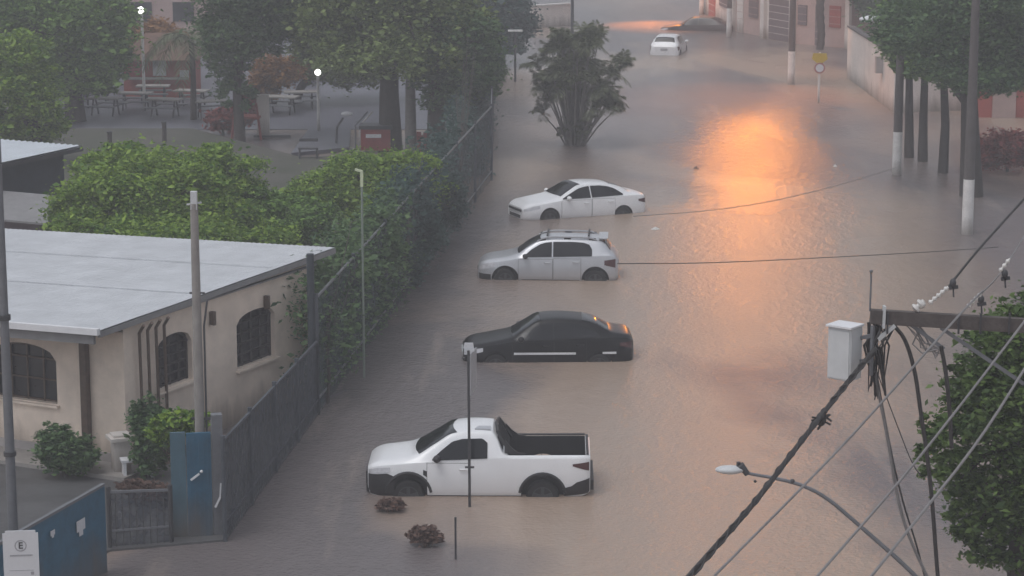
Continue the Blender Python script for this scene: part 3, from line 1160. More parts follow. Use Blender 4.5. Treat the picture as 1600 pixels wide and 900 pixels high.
w1a, w1s = hplane_side(246, 612)
w1b, _ = hplane_side(301, 596)
_, w1t = hplane_side(285, 516)
w2a, w2s = hplane_side(371, 578)
w2b, _ = hplane_side(430, 545)
_, w2t = hplane_side(405, 481)
print('HOUSE', SL, w1a, w1b, w1s, w1t, w2a, w2b, w2s, w2t)
side_ops = [(w1a, w1b, w1s, w1t - 0.28, w1t), (w2a, w2b, w2s, w2t - 0.24, w2t)]
fa, fs_ = hplane_front(90, 632)
_, ft_ = hplane_front(40, 536)
print('FRONT', fa, fs_, ft_)
front_ops = [(fa, fa + 1.7, fs_, ft_ - 0.32, ft_), (fa + 2.4, fa + 4.0, fs_, ft_ - 0.32, ft_)]
BW = 10.0
wmb = MB()
arch_fn = wall_panel(wmb, SL, EAVE, side_ops, side_pl)
wall_panel(wmb, BW, EAVE - 0.18, front_ops, front_pl)
wmb.box((SL - 0.1, BW / 2, (EAVE - 0.9) / 2), (0.2, BW - 0.4, EAVE + 0.3))
wmb.box((SL / 2, BW - 0.1, (EAVE - 0.9) / 2), (SL - 0.4, 0.2, EAVE + 0.3))
build('wall', wmb, M['plaster'], house, world=False)


def house_window(o, pl, grille):
    a, b, zb, zs_, zt = o
    g = MB()
    g.quad(pl(a - 0.02, WT - 0.02, zb - 0.02), pl(b + 0.02, WT - 0.02, zb - 0.02), pl(b + 0.02, WT - 0.02, zt + 0.02), pl(a - 0.02, WT - 0.02, zt + 0.02))
    win = build('window', g, M['dark_glass'], house, world=False)
    f_ = MB()
    n = 4
    for k in range(n + 1):
        x = a + (b - a) * k / n
        x = min(max(x, a + 0.03), b - 0.03)
        t = (x - (a + b) / 2) / ((b - a) / 2)
        top = zs_ + (zt - zs_) * math.sqrt(max(0, 1 - t * t))
        f_.bar(pl(x, WT - 0.06, zb), pl(x, WT - 0.06, top), 0.06 if k in (0, n) else 0.035)
    for z in np.linspace(zb + 0.03, zs_, 5 if grille else 3):
        f_.bar(pl(a, WT - 0.06, z), pl(b, WT - 0.06, z), 0.035)
    pts = []
    for k in range(15):
        t = -1 + 2 * k / 14
        pts.append(pl((a + b) / 2 + t * (b - a) / 2 * 0.98, WT - 0.08, zs_ + (zt - zs_) * math.sqrt(max(0, 1 - t * t)) - 0.02))
    f_.tube(pts, 0.035, 6)
    build('frame', f_, M['shutter'] if grille else M['brown'], win, world=False)
    s_ = MB()
    p0 = pl(a - 0.06, -0.05, zb - 0.04)
    p1 = pl(b + 0.06, -0.05, zb - 0.04)
    s_.bar(p0, p1, 0.10, 0.045)
    build('sill', s_, M['plaster'], win, world=False)


for o in side_ops:
    house_window(o, side_pl, True)
for o in front_ops:
    house_window(o, front_pl, False)

# roof: corrugated sheet, slightly pitched, with overhang; eave corner near (131,511)
OV, OVF = 0.10, 1.15
rm_ = MB()
xs = np.linspace(-OVF, SL + 0.45, 3)
ys = np.arange(-OV, BW + 0.3, 0.075)
Gd = []
RE = SL + 0.85
slope_x = 0.018
for i, x in enumerate(np.linspace(-OVF, RE, 8)):
    row = []
    for j, y in enumerate(ys):
        z = EAVE + 0.10 + slope_x * (x + OVF) + 0.006 * math.cos(j * math.pi) - 0.032 * (y + OV) + 0.004 * math.sin(i * 2.1)
        row.append((x, y - 0.12 + 0.0, z))
    Gd.append(row)
rm_.grid(Gd)
Gd2 = [[(p[0], p[1], p[2] - 0.05) for p in r] for r in Gd]
rm_.grid(Gd2)
roof_o = build('roof', rm_, M['roof_metal'], house, world=False)
sm_ = MB()
for k in (2.6, 5.6):
    sm_.bar((k, -OV, EAVE + 0.118 + slope_x * (k + OVF)), (k, BW, EAVE + 0.118 + slope_x * (k + OVF) - 0.032 * (BW + OV)), 0.03, 0.008)
build('roof_seam', sm_, M['roof_metal'], roof_o, world=False)
gt = MB()
gt.bar((-OVF - 0.02, -OV - 0.15, EAVE + 0.09), (-OVF - 0.02, BW, EAVE + 0.09 - 0.032 * BW), 0.10, 0.13)
build('gutter', gt, M['trim_white'], roof_o, world=False)
fsx = MB()
fsx.bar((-OVF + 0.1, -OV + 0.05, EAVE - 0.08), (-OVF + 0.1, BW, EAVE - 0.08 - 0.032 * BW), 0.08, 0.24)
fsx.bar((-OVF + 0.05, -OV - 0.1, EAVE + 0.02), (RE, -OV - 0.1, EAVE + 0.02 + slope_x * (RE + OVF)), 0.06, 0.12)
build('fascia', fsx, M['fascia'], house, world=False)
sf = MB()
sf.box(((SL) / 2, -OV / 2 - 0.02, EAVE - 0.03), (SL + 1.0, OV, 0.03))
sf.box((-OVF / 2, BW / 2, EAVE - 0.06), (OVF - 0.1, BW, 0.03))
build('soffit', sf, M['fascia'], house, world=False)
for k, s0 in enumerate((0.42, 0.72, 1.02, 1.32)):
    dp_ = MB()
    dp_.tube([(s0 - 0.14, -0.32, EAVE - 0.05), (s0 - 0.05, -0.14, EAVE - 0.25), (s0 + 0.08, -0.07, 0.9), (s0 + 0.08, -0.07, -0.4)], 0.035, 8)
    build('drain_pipe', dp_, M['brown'], house, world=False)
pd_ = MB()
fb, _ = hplane_front(141, 700)
pd_.bar((-0.1, fb, -0.4), (-0.1, fb, EAVE - 0.14), 0.15)
build('timber_post', pd_, M['brown'], house, world=False)
sk = MB()
sk.bar((-0.022, 0.0, 0.15), (-0.022, BW, 0.15), 0.04, 0.3)
build('skirting', sk, M['plaster_grey'], house, world=False)
for (s0, z0) in ((3.2, 2.6), (5.4, 2.55)):
    lb = MB().box((s0, -0.08, z0), (0.08, 0.12, 0.3))
    build('bracket', lb, M['brown'], house, world=False)

# raised paving round the house
mb = MB()


def HL(x, y, z=0.0):
    p = HC + ux * x + vy * y
    return (p.x, p.y, z)


mb.prism([HL(-0.95, -0.6, -0.4), HL(-0.95, 10, -0.4), HL(-0.003, 10, -0.4), HL(-0.003, -0.6, -0.4)], (0, 0, 0.52))
tag(build('porch_paving', mb, M['concrete']), 'raised concrete paving along the front of the peach house', kind='structure')

mb = MB()
yp = [P(352, 846), P(497, 648), P(515, 622), HL(SL + 0.6, -0.62), HL(-0.96, -0.62), HL(-0.96, 9.9), P(-160, 830), P(40, 930), P(172, 862)]
mb.prism([(p[0], p[1], -0.4) for p in yp], (0, 0, 0.44))
tag(build('yard_ground', mb, mat('yard', (0.085, 0.085, 0.088), 0.55, noise=0.3, scale=0.9, bump=0.5, bscale=5)), 'wet dark yard between the peach house and its fences', kind='structure')

# white gate pillar at corner
gp = P(190, 742)
t = thing('gate_pillar', 'squat white masonry pillar with a cap beside the house corner', 'pillar', (gp.x, gp.y, 0))
build('shaft', MB().box((0, 0, 0.22), (0.34, 0.34, 1.1), 0.4), M['pale_wall'], t, world=False)
build('cap', MB().box((0, 0, 0.80), (0.5, 0.5, 0.07), 0.4).box((0, 0, 0.86), (0.36, 0.36, 0.05), 0.4), M['pale_wall'], t, world=False)
wb_ = P(216, 748)
t = thing('garden_bench', 'low white garden bench beneath the dark shrub by the pillar', 'bench', (wb_.x, wb_.y, 0), 0.3)
build('seat', MB().box((0, 0, 0.42), (0.7, 0.3, 0.05)), M['trim_white'], t, world=False)
for sx in (-0.28, 0.28):
    build('leg', MB().box((sx, 0, 0.1), (0.06, 0.26, 0.6)), M['trim_white'], t, world=False)

# second roof behind, far left
q = P(132, 384)
az2 = R(26.5)
t = thing('shed', 'dark walled shed with a pale corrugated roof at the left edge', 'shed', (q.x, q.y, 0), math.pi / 2 - az2)
build('wall', MB().box((-4.3, 5.2, 1.2), (8.0, 9.5, 3.4)), mat('dark_wall', (0.035, 0.045, 0.06), 0.8, noise=0.25, scale=2), t, world=False)
Gd = []
for i, x in enumerate(np.linspace(-8.6, 0.1, 5)):
    Gd.append([(x, y, 3.12 + 0.028 * math.cos(j * math.pi) + 0.004 * x) for j, y in enumerate(np.arange(0.0, 11, 0.11))])
r2 = MB().grid(Gd)
r2.grid([[(a, b, c - 0.06) for a, b, c in r] for r in Gd])
build('roof', r2, M['roof_light'], t, world=False)
build('fascia', MB().bar((-8.6, 0.02, 3.02), (0.1, 0.02, 3.02), 0.05, 0.12), M['metal_dark'], t, world=False)
q = P(75, 455)
t = thing('lean_to', 'low dark lean-to roof between shed and the peach house', 'lean-to', (q.x, q.y, 0), math.pi / 2 - az2)
build('wall', MB().box((1.0, 3.2, 0.7), (2.0, 6, 2.4)), M['purple_gate'], t, world=False)
build('roof', MB().prism([(-0.3, -0.2, 1.95), (2.3, -0.2, 2.25), (2.3, 7, 2.25), (-0.3, 7, 1.95)], (0, 0, 0.06)), M['fascia'], t, world=False)

# ------------------------------------------------------------------ poles on the left
def vpole(name, label, cat, px, py_base, py_top, r0, r1, m, group=None, extra=None):
    b = P(px, py_base)
    zt = PD(px, py_top, b.y).z
    t = thing(name, label, cat, (b.x, b.y, 0), 0, group)
    mb = MB().tube([(0, 0, -0.6), (0, 0, zt * 0.5), (0, 0, zt)], [r0, (r0 + r1) / 2, r1], 12)
    build('shaft', mb, m, t, 60, world=False)
    return t, zt


t, zt = vpole('concrete_pole', 'slim grey concrete pole standing against the peach house side wall', 'pole', 316, 815, 318, 0.105, 0.075, M['concrete'])
build('cap', MB().box((0, 0, zt + 0.06), (0.12, 0.12, 0.34)).bar((-0.14, 0, zt - 0.02), (0.14, 0, zt + 0.02), 0.03), M['steel_box'], t, world=False)
build('conduit', MB().tube([(0.13, 0, -0.4), (0.13, 0.0, zt * 0.45), (0.13, 0, zt * 0.62), (0.2, 0, zt * 0.70)], 0.022, 6), M['metal_dark'], t, world=False)
build('clamp', MB().bar((-0.15, 0, 2.05), (0.22, 0, 2.05), 0.05), M['metal_dark'], t, world=False)
build('clamp', MB().bar((-0.13, 0, 4.5), (0.16, 0, 4.5), 0.03), M['metal_dark'], t, world=False)
t, zt = vpole('steel_pole', 'tall grey pole at the left edge in front of the peach house', 'pole', 21, 840, 215, 0.10, 0.07, M['metal_grey'])
build('clamp', MB().lathe([(0.12, 4.2), (0.12, 4.3)], n=12), M['metal_dark'], t, world=False)
build('clamp', MB().lathe([(0.12, 1.6), (0.12, 1.68)], n=12), M['metal_dark'], t, world=False)
b = P(569, 590)
t = thing('garden_lamp', 'thin pale lamp post rising in front of the hedge', 'lamp post', (b.x, b.y, 0))
zt = PD(566, 268, b.y).z
build('post', MB().tube([(0, 0, -0.4), (0, 0, zt)], 0.028, 8), mat('pale_green_metal', (0.2, 0.24, 0.2), 0.6), t, world=False)
build('lamp_head', MB().bar((0.02, 0, zt), (-0.16, 0, zt + 0.05), 0.08, 0.05).box((0.0, 0, zt - 0.18), (0.07, 0.06, 0.36)), mat('pale_head', (0.55, 0.6, 0.4), 0.5), t, world=False)

# ------------------------------------------------------------------ fences
A = P(352, 846)
B = P(497, 648)
C = P(768, 282)
C2 = P(770, 176)
C3 = P(758, 125)


def fence_run(name, label, pts, hts, bars, net=None, post_gap=2.4, rail=M['metal_grey'], postm=M['metal_dark'], bar_gap=0.13, group=None, sag=0):
    t = thing(name, label, 'fence', (pts[0].x, pts[0].y, 0), 0, group)
    rails = MB()
    bb = MB()
    nn = MB()
    posts = []
    for (a, b, h0, h1) in zip(pts[:-1], pts[1:], hts[:-1], hts[1:]):
        Ln = (b - a).length
        d = (b - a).normalized()
        n = max(1, round(Ln / post_gap))
        for k in range(n + 1):
            u = k / n
            p = a + (b - a) * u
            h = h0 + (h1 - h0) * u
            posts.append((p, h))
        rails.bar((a.x, a.y, h0 - 0.05), (b.x, b.y, h1 - 0.05), 0.045)
        rails.bar((a.x, a.y, 0.35), (b.x, b.y, 0.35), 0.035)
        if bars:
            nb = int(Ln / bar_gap)
            for k in range(1, nb):
                u = k / nb
                p = a + (b - a) * u
                h = h0 + (h1 - h0) * u
                bb.bar((p.x, p.y, -0.3), (p.x, p.y, h - 0.06), 0.018)
        if net:
            off = Vector((d.y, -d.x, 0)) * -0.03
            m_ = max(2, int(Ln / 0.5))
            Gd = []
            for k in range(m_ + 1):
                u = k / m_
                p = a + (b - a) * u + off
                h = h0 + (h1 - h0) * u
                w = 0.03 * math.sin(k * 1.7)
                Gd.append([(p.x + w, p.y, -0.2), (p.x - w, p.y, h * 0.5), (p.x + w, p.y, h - 0.08)])
            nn.grid(Gd)
    build('rail', rails, rail, t)
    if bars:
        build('bar_panel', bb, postm, t)
    if net:
        build('net', nn, net, t, 60)
    last = None
    for p, h in posts:
        if last is not None and (p - last).length < 0.3:
            continue
        last = p
        o = MB().tube([(p.x, p.y, -0.5), (p.x, p.y, h + 0.05)], 0.045, 8)
        build('post', o, postm, t)
    return t


fence_run('railing_fence', 'grey barred fence with netting between blue gate and the tall corner post', [A, B], [2.0, 1.75], True, net=M['net_grey'], post_gap=2.6, rail=M['fence_grey'], postm=M['fence_grey'], bar_gap=0.16)
fence_run('mesh_fence', 'long dark mesh fence overgrown by the hedge along the flooded street', [B, C, C2, C3], [2.75, 2.75, 3.0, 3.0], False, net=M['net_blue'], post_gap=5.0, rail=M['metal_grey'], postm=M['fence_grey'])
cp = MB().tube([(B.x - 0.12, B.y, -0.5), (B.x - 0.12, B.y, 3.7)], 0.085, 10)
o = build('corner_post', cp, mat('corner_post', (0.035, 0.045, 0.055), 0.7), None, 60)
tag(o, 'thick dark post at the corner where the barred fence meets the mesh fence', 'post')
fence_run('low_railing', 'low dark railing in front of the peach house between the two blue gates', [P(172, 858), P(268, 850)], [1.15, 1.1], True, net=M['net_grey'], post_gap=1.3, bar_gap=0.12)

# blue gates
g0 = P(270, 842)
g1 = P(333, 838)
gz = PD(300, 672, g0.y).z
t = thing('blue_gate', 'narrow upright blue metal gate with a white handle under green leaves', 'gate', (g0.x, g0.y, 0))
d = (g1 - g0)
wdt = d.length
an = math.atan2(d.y, d.x)
t.rotation_euler = (0, 0, an)
build('side_panel', MB().box((0.14, 0.0, gz / 2 - 0.2), (0.28, 0.06, gz + 0.3)), M['teal'], t, world=False)
gm = MB().box((0.29 + (wdt - 0.29) / 2, -0.03, gz / 2 - 0.2), (wdt - 0.30, 0.06, gz + 0.26))
for k in range(5):
    gm.bar((0.36 + k * (wdt - 0.42) / 4, -0.068, -0.1), (0.36 + k * (wdt - 0.42) / 4, -0.068, gz - 0.1), 0.02)
door = build('door', gm, M['blue'], t, world=False)
build('handle', MB().bar((0.36, -0.10, gz * 0.545), (0.52, -0.11, gz * 0.60), 0.035).ball((0.56, -0.11, gz * 0.62), 0.03), M['trim_white'], door, world=False)
build('latch_rod', MB().bar((wdt + 0.05, -0.08, gz * 0.28), (wdt + 0.14, -0.10, gz * 0.37), 0.04).bar((wdt + 0.14, -0.1, gz * 0.37), (wdt + 0.16, -0.1, gz * 0.5), 0.025), M['trim_white'], t, world=False)
build('gate_post', MB().box((wdt + 0.12, 0.05, gz / 2), (0.2, 0.2, gz + 0.5)), M['metal_grey'], t, world=False)

g0 = P(166, 893)
t = thing('blue_gate', 'wide deep blue panel gate with two white stickers, bottom left', 'gate', (g0.x, g0.y, 0))
azg = R(18)
zt = PD(162, 757, g0.y).z
dirn = Vector((-math.sin(azg), -math.cos(azg), 0))
# solve where the top edge meets the lower left
t.rotation_euler = (0, 0, math.atan2(dirn.y, dirn.x))
gm = MB().box((3.0, 0, zt / 2 - 0.25), (6.0, 0.05, zt + 0.45))
for k in range(25):
    gm.bar((0.12 + k * 0.24, 0.0, -0.4), (0.12 + k * 0.24, 0.0, zt - 0.04), 0.03, 0.09)
pn = build('panel', gm, M['blue'], t, world=False)
build('top_rail', MB().bar((0, 0, zt + 0.0), (6.0, 0, zt + 0.0), 0.07, 0.05), M['metal_grey'], t, world=False)
# stickers at their photo places
Gn = Vector((-dirn.y, dirn.x, 0))
for (sx, sy, w_, h_) in ((122, 820, 0.14, 0.20), (78, 832, 0.07, 0.09)):
    r = ray(sx, sy)
    tt = (Vector((g0.x, g0.y, 0)) - CAM).dot(Gn) / r.dot(Gn)
    pp = CAM + r * tt
    s_ = (pp - Vector((g0.x, g0.y, 0))).dot(dirn)
    build('sticker', MB().box((s_, 0.055, pp.z), (w_ * 2.2, 0.006, h_)).box((s_, 0.055, pp.z - h_ * 0.7), (w_, 0.006, h_ * 0.5)), M['sign_white'], pn, world=False)

# parking sign at bottom left
sg = PD(33, 870, 36.0)
mp_ = mpp(36.0)
sw, shh = 56 * mp_, 112 * mp_
t = thing('parking_sign', 'white rectangular sign with a circled letter E, bottom left corner', 'sign', (sg.x, sg.y, 0), R(6))
zc = PD(33, 829, 36.0).z - shh / 2
bm = bmesh.new()
bmesh.ops.create_cube(bm, size=1)
for v in bm.verts:
    v.co = Vector((v.co.x * sw, v.co.y * 0.02, v.co.z * shh))
bmesh.ops.bevel(bm, geom=[e for e in bm.edges if abs(e.verts[0].co.y - e.verts[1].co.y) > 0.01], offset=0.04, segments=4, affect='EDGES')
me = bpy.data.meshes.new('plate')
bm.to_mesh(me)
bm.free()
me.materials.append(M['sign_white'])
plate = bpy.data.objects.new('plate', me)
COL.objects.link(plate)
plate.parent = t
plate.location = (0, 0, zc)
build('post', MB().tube([(0.0, 0.06, -0.3), (0.0, 0.06, zc + shh * 0.45)], 0.03, 10), M['metal_grey'], t, world=False)


def text_mesh(name, s, size, m, parent, loc, rx=R(90), rz=0.0):
    cu = bpy.data.curves.new(name, 'FONT')
    cu.body = s
    cu.size = size
    cu.extrude = 0.002
    cu.offset = size * 0.02
    cu.align_x = 'CENTER'
    cu.align_y = 'CENTER'
    ob = bpy.data.objects.new(name, cu)
    COL.objects.link(ob)
    dg = bpy.context.evaluated_depsgraph_get()
    dg.update()
    me = bpy.data.meshes.new_from_object(ob.evaluated_get(dg))
    bpy.data.objects.remove(ob)
    me.materials.append(m)
    o = bpy.data.objects.new(name, me)
    COL.objects.link(o)
    o.parent = parent
    o.location = loc
    o.rotation_euler = (rx, 0, rz)
    return o


zE = shh / 2 - 25 * mp_
text_mesh('letter', 'E', 15 * mp_, M['sign_ink'], plate, (0, -0.014, zE))
ring = MB()
n = 32
vs, fs = [], []
for k in range(n):
    a = 2 * math.pi * k / n
    for rr in (9.5 * mp_, 7.9 * mp_):
        vs.append((rr * math.cos(a), -0.0125, zE + rr * math.sin(a)))
for k in range(n):
    j = (k + 1) % n
    fs.append((2 * k, 2 * j, 2 * j + 1, 2 * k + 1))
ring.add(vs, fs)
build('ring', ring, M['sign_faded'], plate, world=False)
ln_ = MB()
x = -17 * mp_
while x < 17 * mp_:
    w_ = random.uniform(1.4, 2.6) * mp_
    ln_.box((x + w_ / 2, -0.012, shh / 2 - 41 * mp_), (w_, 0.003, 2.6 * mp_))
    x += w_ + 0.6 * mp_
ln_.box((0, -0.012, shh / 2 - 66 * mp_), (38 * mp_, 0.003, 0.7 * mp_))
build('text_line', ln_, M['sign_faded'], plate, world=False)
build('corner_mark', MB().box((17 * mp_, -0.012, shh / 2 - 71 * mp_), (5 * mp_, 0.003, 5 * mp_)), M['sign_faded'], plate, world=False)

# street sign seen edge-on in front of the pickup
b = P(734, 792)
t = thing('street_sign', 'tall thin dark signpost seen nearly edge on, in front of the white pickup', 'signpost', (b.x, b.y, 0), 0)
Z = lambda py: PD(734, py, b.y).z
build('post', MB().tube([(0, 0, -0.5), (-0.015, 0, Z(548))], 0.028, 10), M['metal_dark'], t, world=False)
build('sign_plate', MB().prism([(0.01, -0.02, Z(556)), (0.12, 0.30, Z(548)), (0.12, 0.30, Z(610)), (0.01, -0.02, Z(618))], (0.02, 0, 0)), M['sign_back'], t, world=False)
build('cap_plate', MB().prism([(-0.12, 0.05, Z(545)), (0.09, 0.05, Z(545)), (0.075, 0.05, Z(537)), (-0.09, 0.05, Z(537))], (0, 0.04, 0)).box((0, 0.08, Z(548)), (0.2, 0.1, 0.05)), M['sign_white'], t, world=False)
build('bracket', MB().bar((-0.09, 0, Z(730)), (0.09, 0, Z(730)), 0.035).ball((-0.11, 0, Z(560)), 0.03), M['metal_dark'], t, world=False)
b = P(712, 874)
t = thing('marker_post', 'short thin stake standing in the water below the pickup', 'stake', (b.x, b.y, 0), 0)
build('shaft', MB().tube([(0, 0, -0.4), (0.0, 0, PD(712, 808, b.y).z)], 0.02, 8), M['metal_dark'], t, world=False)

# ------------------------------------------------------------------ utility poles on the right
def util_pole(px, pyb, pyw, label, r=0.16, top=9.5, dark=None):
    b = P(px, pyb)
    t = thing('utility_pole', label, 'utility pole', (b.x, b.y, 0), 0, 'utility poles with whitewashed bases along the right pavement')
    zw = PD(px, pyw, b.y).z
    build('painted_base', MB().tube([(0, 0, -0.5), (0, 0, zw)], [r * 1.08, r * 1.03], 14), M['whitewash'], t, 60, world=False)
    build('shaft', MB().tube([(0, 0, zw), (0, 0, top)], [r, r * 0.65], 14), dark or M['pole_grey'], t, 60, world=False)
    return t, b


up1, b1 = util_pole(1511, 366, 280, 'utility pole with tallest white base, nearest on the right pavement', 0.17, 9.5)
up2, b2 = util_pole(1401, 273, 206, 'utility pole with white base beside the slim tree trunks', 0.165, 9.5)
up3, b3 = util_pole(1236, 132, 80, 'grey utility pole with white base just left of the yellow sign', 0.165, 9.5)
up4, b4 = util_pole(1139, 57, 13, 'far utility pole with white base right of the dark sedan', 0.15, 9.5)
up5, b5 = util_pole(1096, 22, -25, 'farthest utility pole with white base above the dark sedan', 0.15, 9.5)


hp = PD(1366, 30, b2.y - 1.5)
build('lamp_arm', MB().tube([(0, 0, hp.z - 0.5), ((hp.x - b2.x) * 0.5, -0.75, hp.z - 0.1), (hp.x - b2.x, -1.5, hp.z)], 0.035, 8), M['metal_grey'], up2, 60, world=False)
build('lamp_head', MB().ball((hp.x - b2.x, -1.5, hp.z), 0.55, 16, 8, (1.0, 0.4, 0.26)), M['trim_white'], up2, 60, world=False)


def street_lamp_head(root, b, target, z, on=True):
    dx, dy = target[0] - b.x, target[1] - b.y
    arm = MB().tube([(0, 0, z - 0.9), (dx * 0.3, dy * 0.3, z - 0.25), (dx * 0.7, dy * 0.7, z), (dx, dy, z)], 0.035, 8)
    build('lamp_arm', arm, M['metal_grey'], root, 60, world=False)
    hd = MB().ball((dx, dy, z), 0.3, 14, 8, (1.2, 0.6, 0.35))
    h = build('lamp_head', hd, M['metal_grey'], root, 60, world=False)
    build('lens', MB().ball((dx, dy, z - 0.09), 0.16, 12, 8, (1.2, 0.8, 0.4)), M['sodium_on'], h, world=False)


def sodium(name, loc, power, size=55, tilt=(0, 0), blend=1.0, radius=0.25):
    l = bpy.data.lights.new(name, 'SPOT')
    l.energy = power
    l.color = (1.0, 0.29, 0.01)
    l.spot_size = R(size)
    l.spot_blend = blend
    l.shadow_soft_size = radius
    o = bpy.data.objects.new(name, l)
    COL.objects.link(o)
    o.location = loc
    o.rotation_euler = (R(tilt[0]), R(tilt[1]), 0)
    return o


gl = P(1180, 222)
l1 = Vector((11.6, b3.y - 0.5, 7.6))
street_lamp_head(up3, b3, (l1.x, l1.y), 7.7)
l2 = Vector((9.8, b5.y - 5.0, 7.6))
street_lamp_head(up5, b5, (l2.x, l2.y), 7.7)


def beam(l_, tgt, pw_, size, col=None, scx=1.0, scy=1.0):
    aim = Vector(tgt) - l_
    o = sodium('street_light', tuple(l_ - Vector((0, 0, 0.25))), pw_, size, radius=0.2)
    o.rotation_euler = aim.to_track_quat('-Z', 'Y').to_euler()
    o.scale = (scx, scy, 1.0)
    if col:
        o.data.color = col


# the lamp's own spread along the street
beam(l1, (l1.x - 1.0, l1.y - 4, 0), 2300, 96)
beam(l1, (10.6, l1.y - 10.0, 0), 3100, 82)
beam(l1, (10.0, l1.y - 17.0, 0), 1250, 60)
beam(l1, (9.5, l1.y - 26, 0), 150, 40)
beam(l2, (9.2, l2.y - 3, 0), 15000, 60)
beam(l2, (16.0, l2.y + 4, 2.0), 2600, 90, (1.0, 0.45, 0.25))
beam(l1, (18.0, l1.y + 10, 2.0), 1800, 80, (1.0, 0.5, 0.3))

# yellow and round traffic signs
b = P(1279, 160)
t = thing('traffic_sign', 'yellow sign over a round white sign on a thin flooded post', 'sign', (b.x, b.y, 0))
Z = lambda py: PD(1279, py, b.y).z
build('post', MB().tube([(0, 0, -0.5), (0, 0, Z(82))], 0.05, 8), M['whitewash'], t, world=False)
build('yellow_plate', MB().prism([(-0.36, -0.06, Z(92)), (0, -0.06, Z(102)), (0.36, -0.06, Z(92)), (0.3, -0.06, Z(83)), (-0.3, -0.06, Z(83))], (0, 0.02, 0)), M['yellow'], t, world=False)
build('round_plate', MB().lathe([(0.25, -0.10), (0.25, -0.08)], c=(0, 0, Z(106)), axis='y', n=24), M['sign_white'], t, world=False)
rgm = MB()
vs, fs = [], []
for k in range(24):
    a = 2 * math.pi * k / 24
    for rr in (0.25, 0.185):
        vs.append((rr * math.cos(a), -0.104, Z(106) + rr * math.sin(a)))
for k in range(24):
    j = (k + 1) % 24
    fs.append((2 * k, 2 * j, 2 * j + 1, 2 * k + 1))
rgm.add(vs, fs)
build('red_ring', rgm, M['sign_red'], t, world=False)

# ------------------------------------------------------------------ right hand walls and buildings
def vwall(name, label, cat, pa, pb, h, th, m, cap=None):
    a, b = P(*pa), P(*pb)
    t = thing(name, label, cat, (a.x, a.y, 0))
    d = (b - a).normalized()
    n = Vector((-d.y, d.x, 0))
    if n.y < 0:
        n = -n
    mb = MB().prism([(a.x, a.y, -0.5), (b.x, b.y, -0.5), (b.x + n.x * th, b.y + n.y * th, -0.5), (a.x + n.x * th, a.y + n.y * th, -0.5)], (0, 0, h + 0.5))
    build('wall', mb, m, t)
    if cap:
        c_ = MB().prism([(a.x - n.x * 0.05, a.y - n.y * 0.05, h), (b.x - n.x * 0.05, b.y - n.y * 0.05, h), (b.x + n.x * (th + 0.05), b.y + n.y * (th + 0.05), h), (a.x + n.x * (th + 0.05), a.y + n.y * (th + 0.05), h)], (0, 0, 0.08))
        build('coping', c_, cap, t)
    return t, a, b, n


t, a, b_, n_ = vwall('boundary_wall', 'tall pale boundary wall curving along the street behind slim trees', 'wall', (1323, 121), (1396, 176), 2.5, 0.25, M['pale_wall'], M['pole_grey'])
c_ = P(1560, 171)
mb = MB().prism([(b_.x, b_.y + 0.002, -0.5), (c_.x, c_.y, -0.5), (c_.x, c_.y + 0.25, -0.5), (b_.x, b_.y + 0.252, -0.5)], (0, 0, 2.9))
build('wall', mb, M['pale_wall'], t)
e0 = PD(1380, 101, P(1375, 160).y - 0.4)
build('meter_box', MB().box((e0.x, e0.y, e0.z), (0.7, 0.4, 0.75)), M['plaster_grey'], t)
# orange-red house at the right edge
a = P(1528, 186)
t = thing('corner_house', 'red walled house with a door panel coloured lamp-lit pink at right edge', 'house', (a.x, a.y, 0))
build('wall', MB().box((6.0, 3.0, 2.5), (12, 5, 6.0)), M['red_wall'], t, world=False)
pa = P(1553, 186)
pw = 36 * mpp(pa.y)
build('door', MB().box((pa.x - a.x + pw / 2, 0.46, 0.85), (pw, 0.12, 2.3)), M['pink_wall'], t, world=False)  # lamp light on the panel is put into its pink colour
build('awning', MB().box((6.0, 0.2, 3.2), (12, 1.2, 0.15)), M['tile'], t, world=False)

# pink terrace of houses at top right
def facade(name, label, pa, pb, h, m, openings, depth=8):
    a, b = P(*pa), P(*pb)
    t = thing(name, label, 'house', (a.x, a.y, 0))
    d = (b - a)
    Ln = d.length
    t.rotation_euler = (0, 0, math.atan2(d.y, d.x))
    build('wall', MB().box((Ln / 2, depth / 2, h / 2 - 0.3), (Ln, depth, h + 0.4)), m, t, world=False)
    build('roof', MB().prism([(-0.2, -0.5, h), (Ln + 0.2, -0.5, h), (Ln + 0.2, depth / 2, h + 1.3), (-0.2, depth / 2, h + 1.3)], (0, 0, 0.12)).prism([(-0.2, depth / 2, h + 1.3), (Ln + 0.2, depth / 2, h + 1.3), (Ln + 0.2, depth + 0.3, h), (-0.2, depth + 0.3, h)], (0, 0, 0.12)), M['tile'], t, world=False)
    for (nm, u0, u1, z0, z1, mm) in openings:
        w = build(nm, MB().box((Ln * (u0 + u1) / 2, -0.02, (z0 + z1) / 2), (Ln * (u1 - u0), 0.1, z1 - z0)), mm, t, world=False)
        f_ = MB()
        for zz in np.arange(z0 + 0.2, z1, 0.4):
            f_.bar((Ln * u0, -0.075, zz), (Ln * u1, -0.075, zz), 0.025)
        build('slat', f_, m, w, world=False)
    for u in (0.0, 1.0):
        build('pilaster', MB().box((Ln * u, -0.1, h / 2 - 0.2), (0.28, 0.25, h)), M['pale_wall'], t, world=False)
    return t


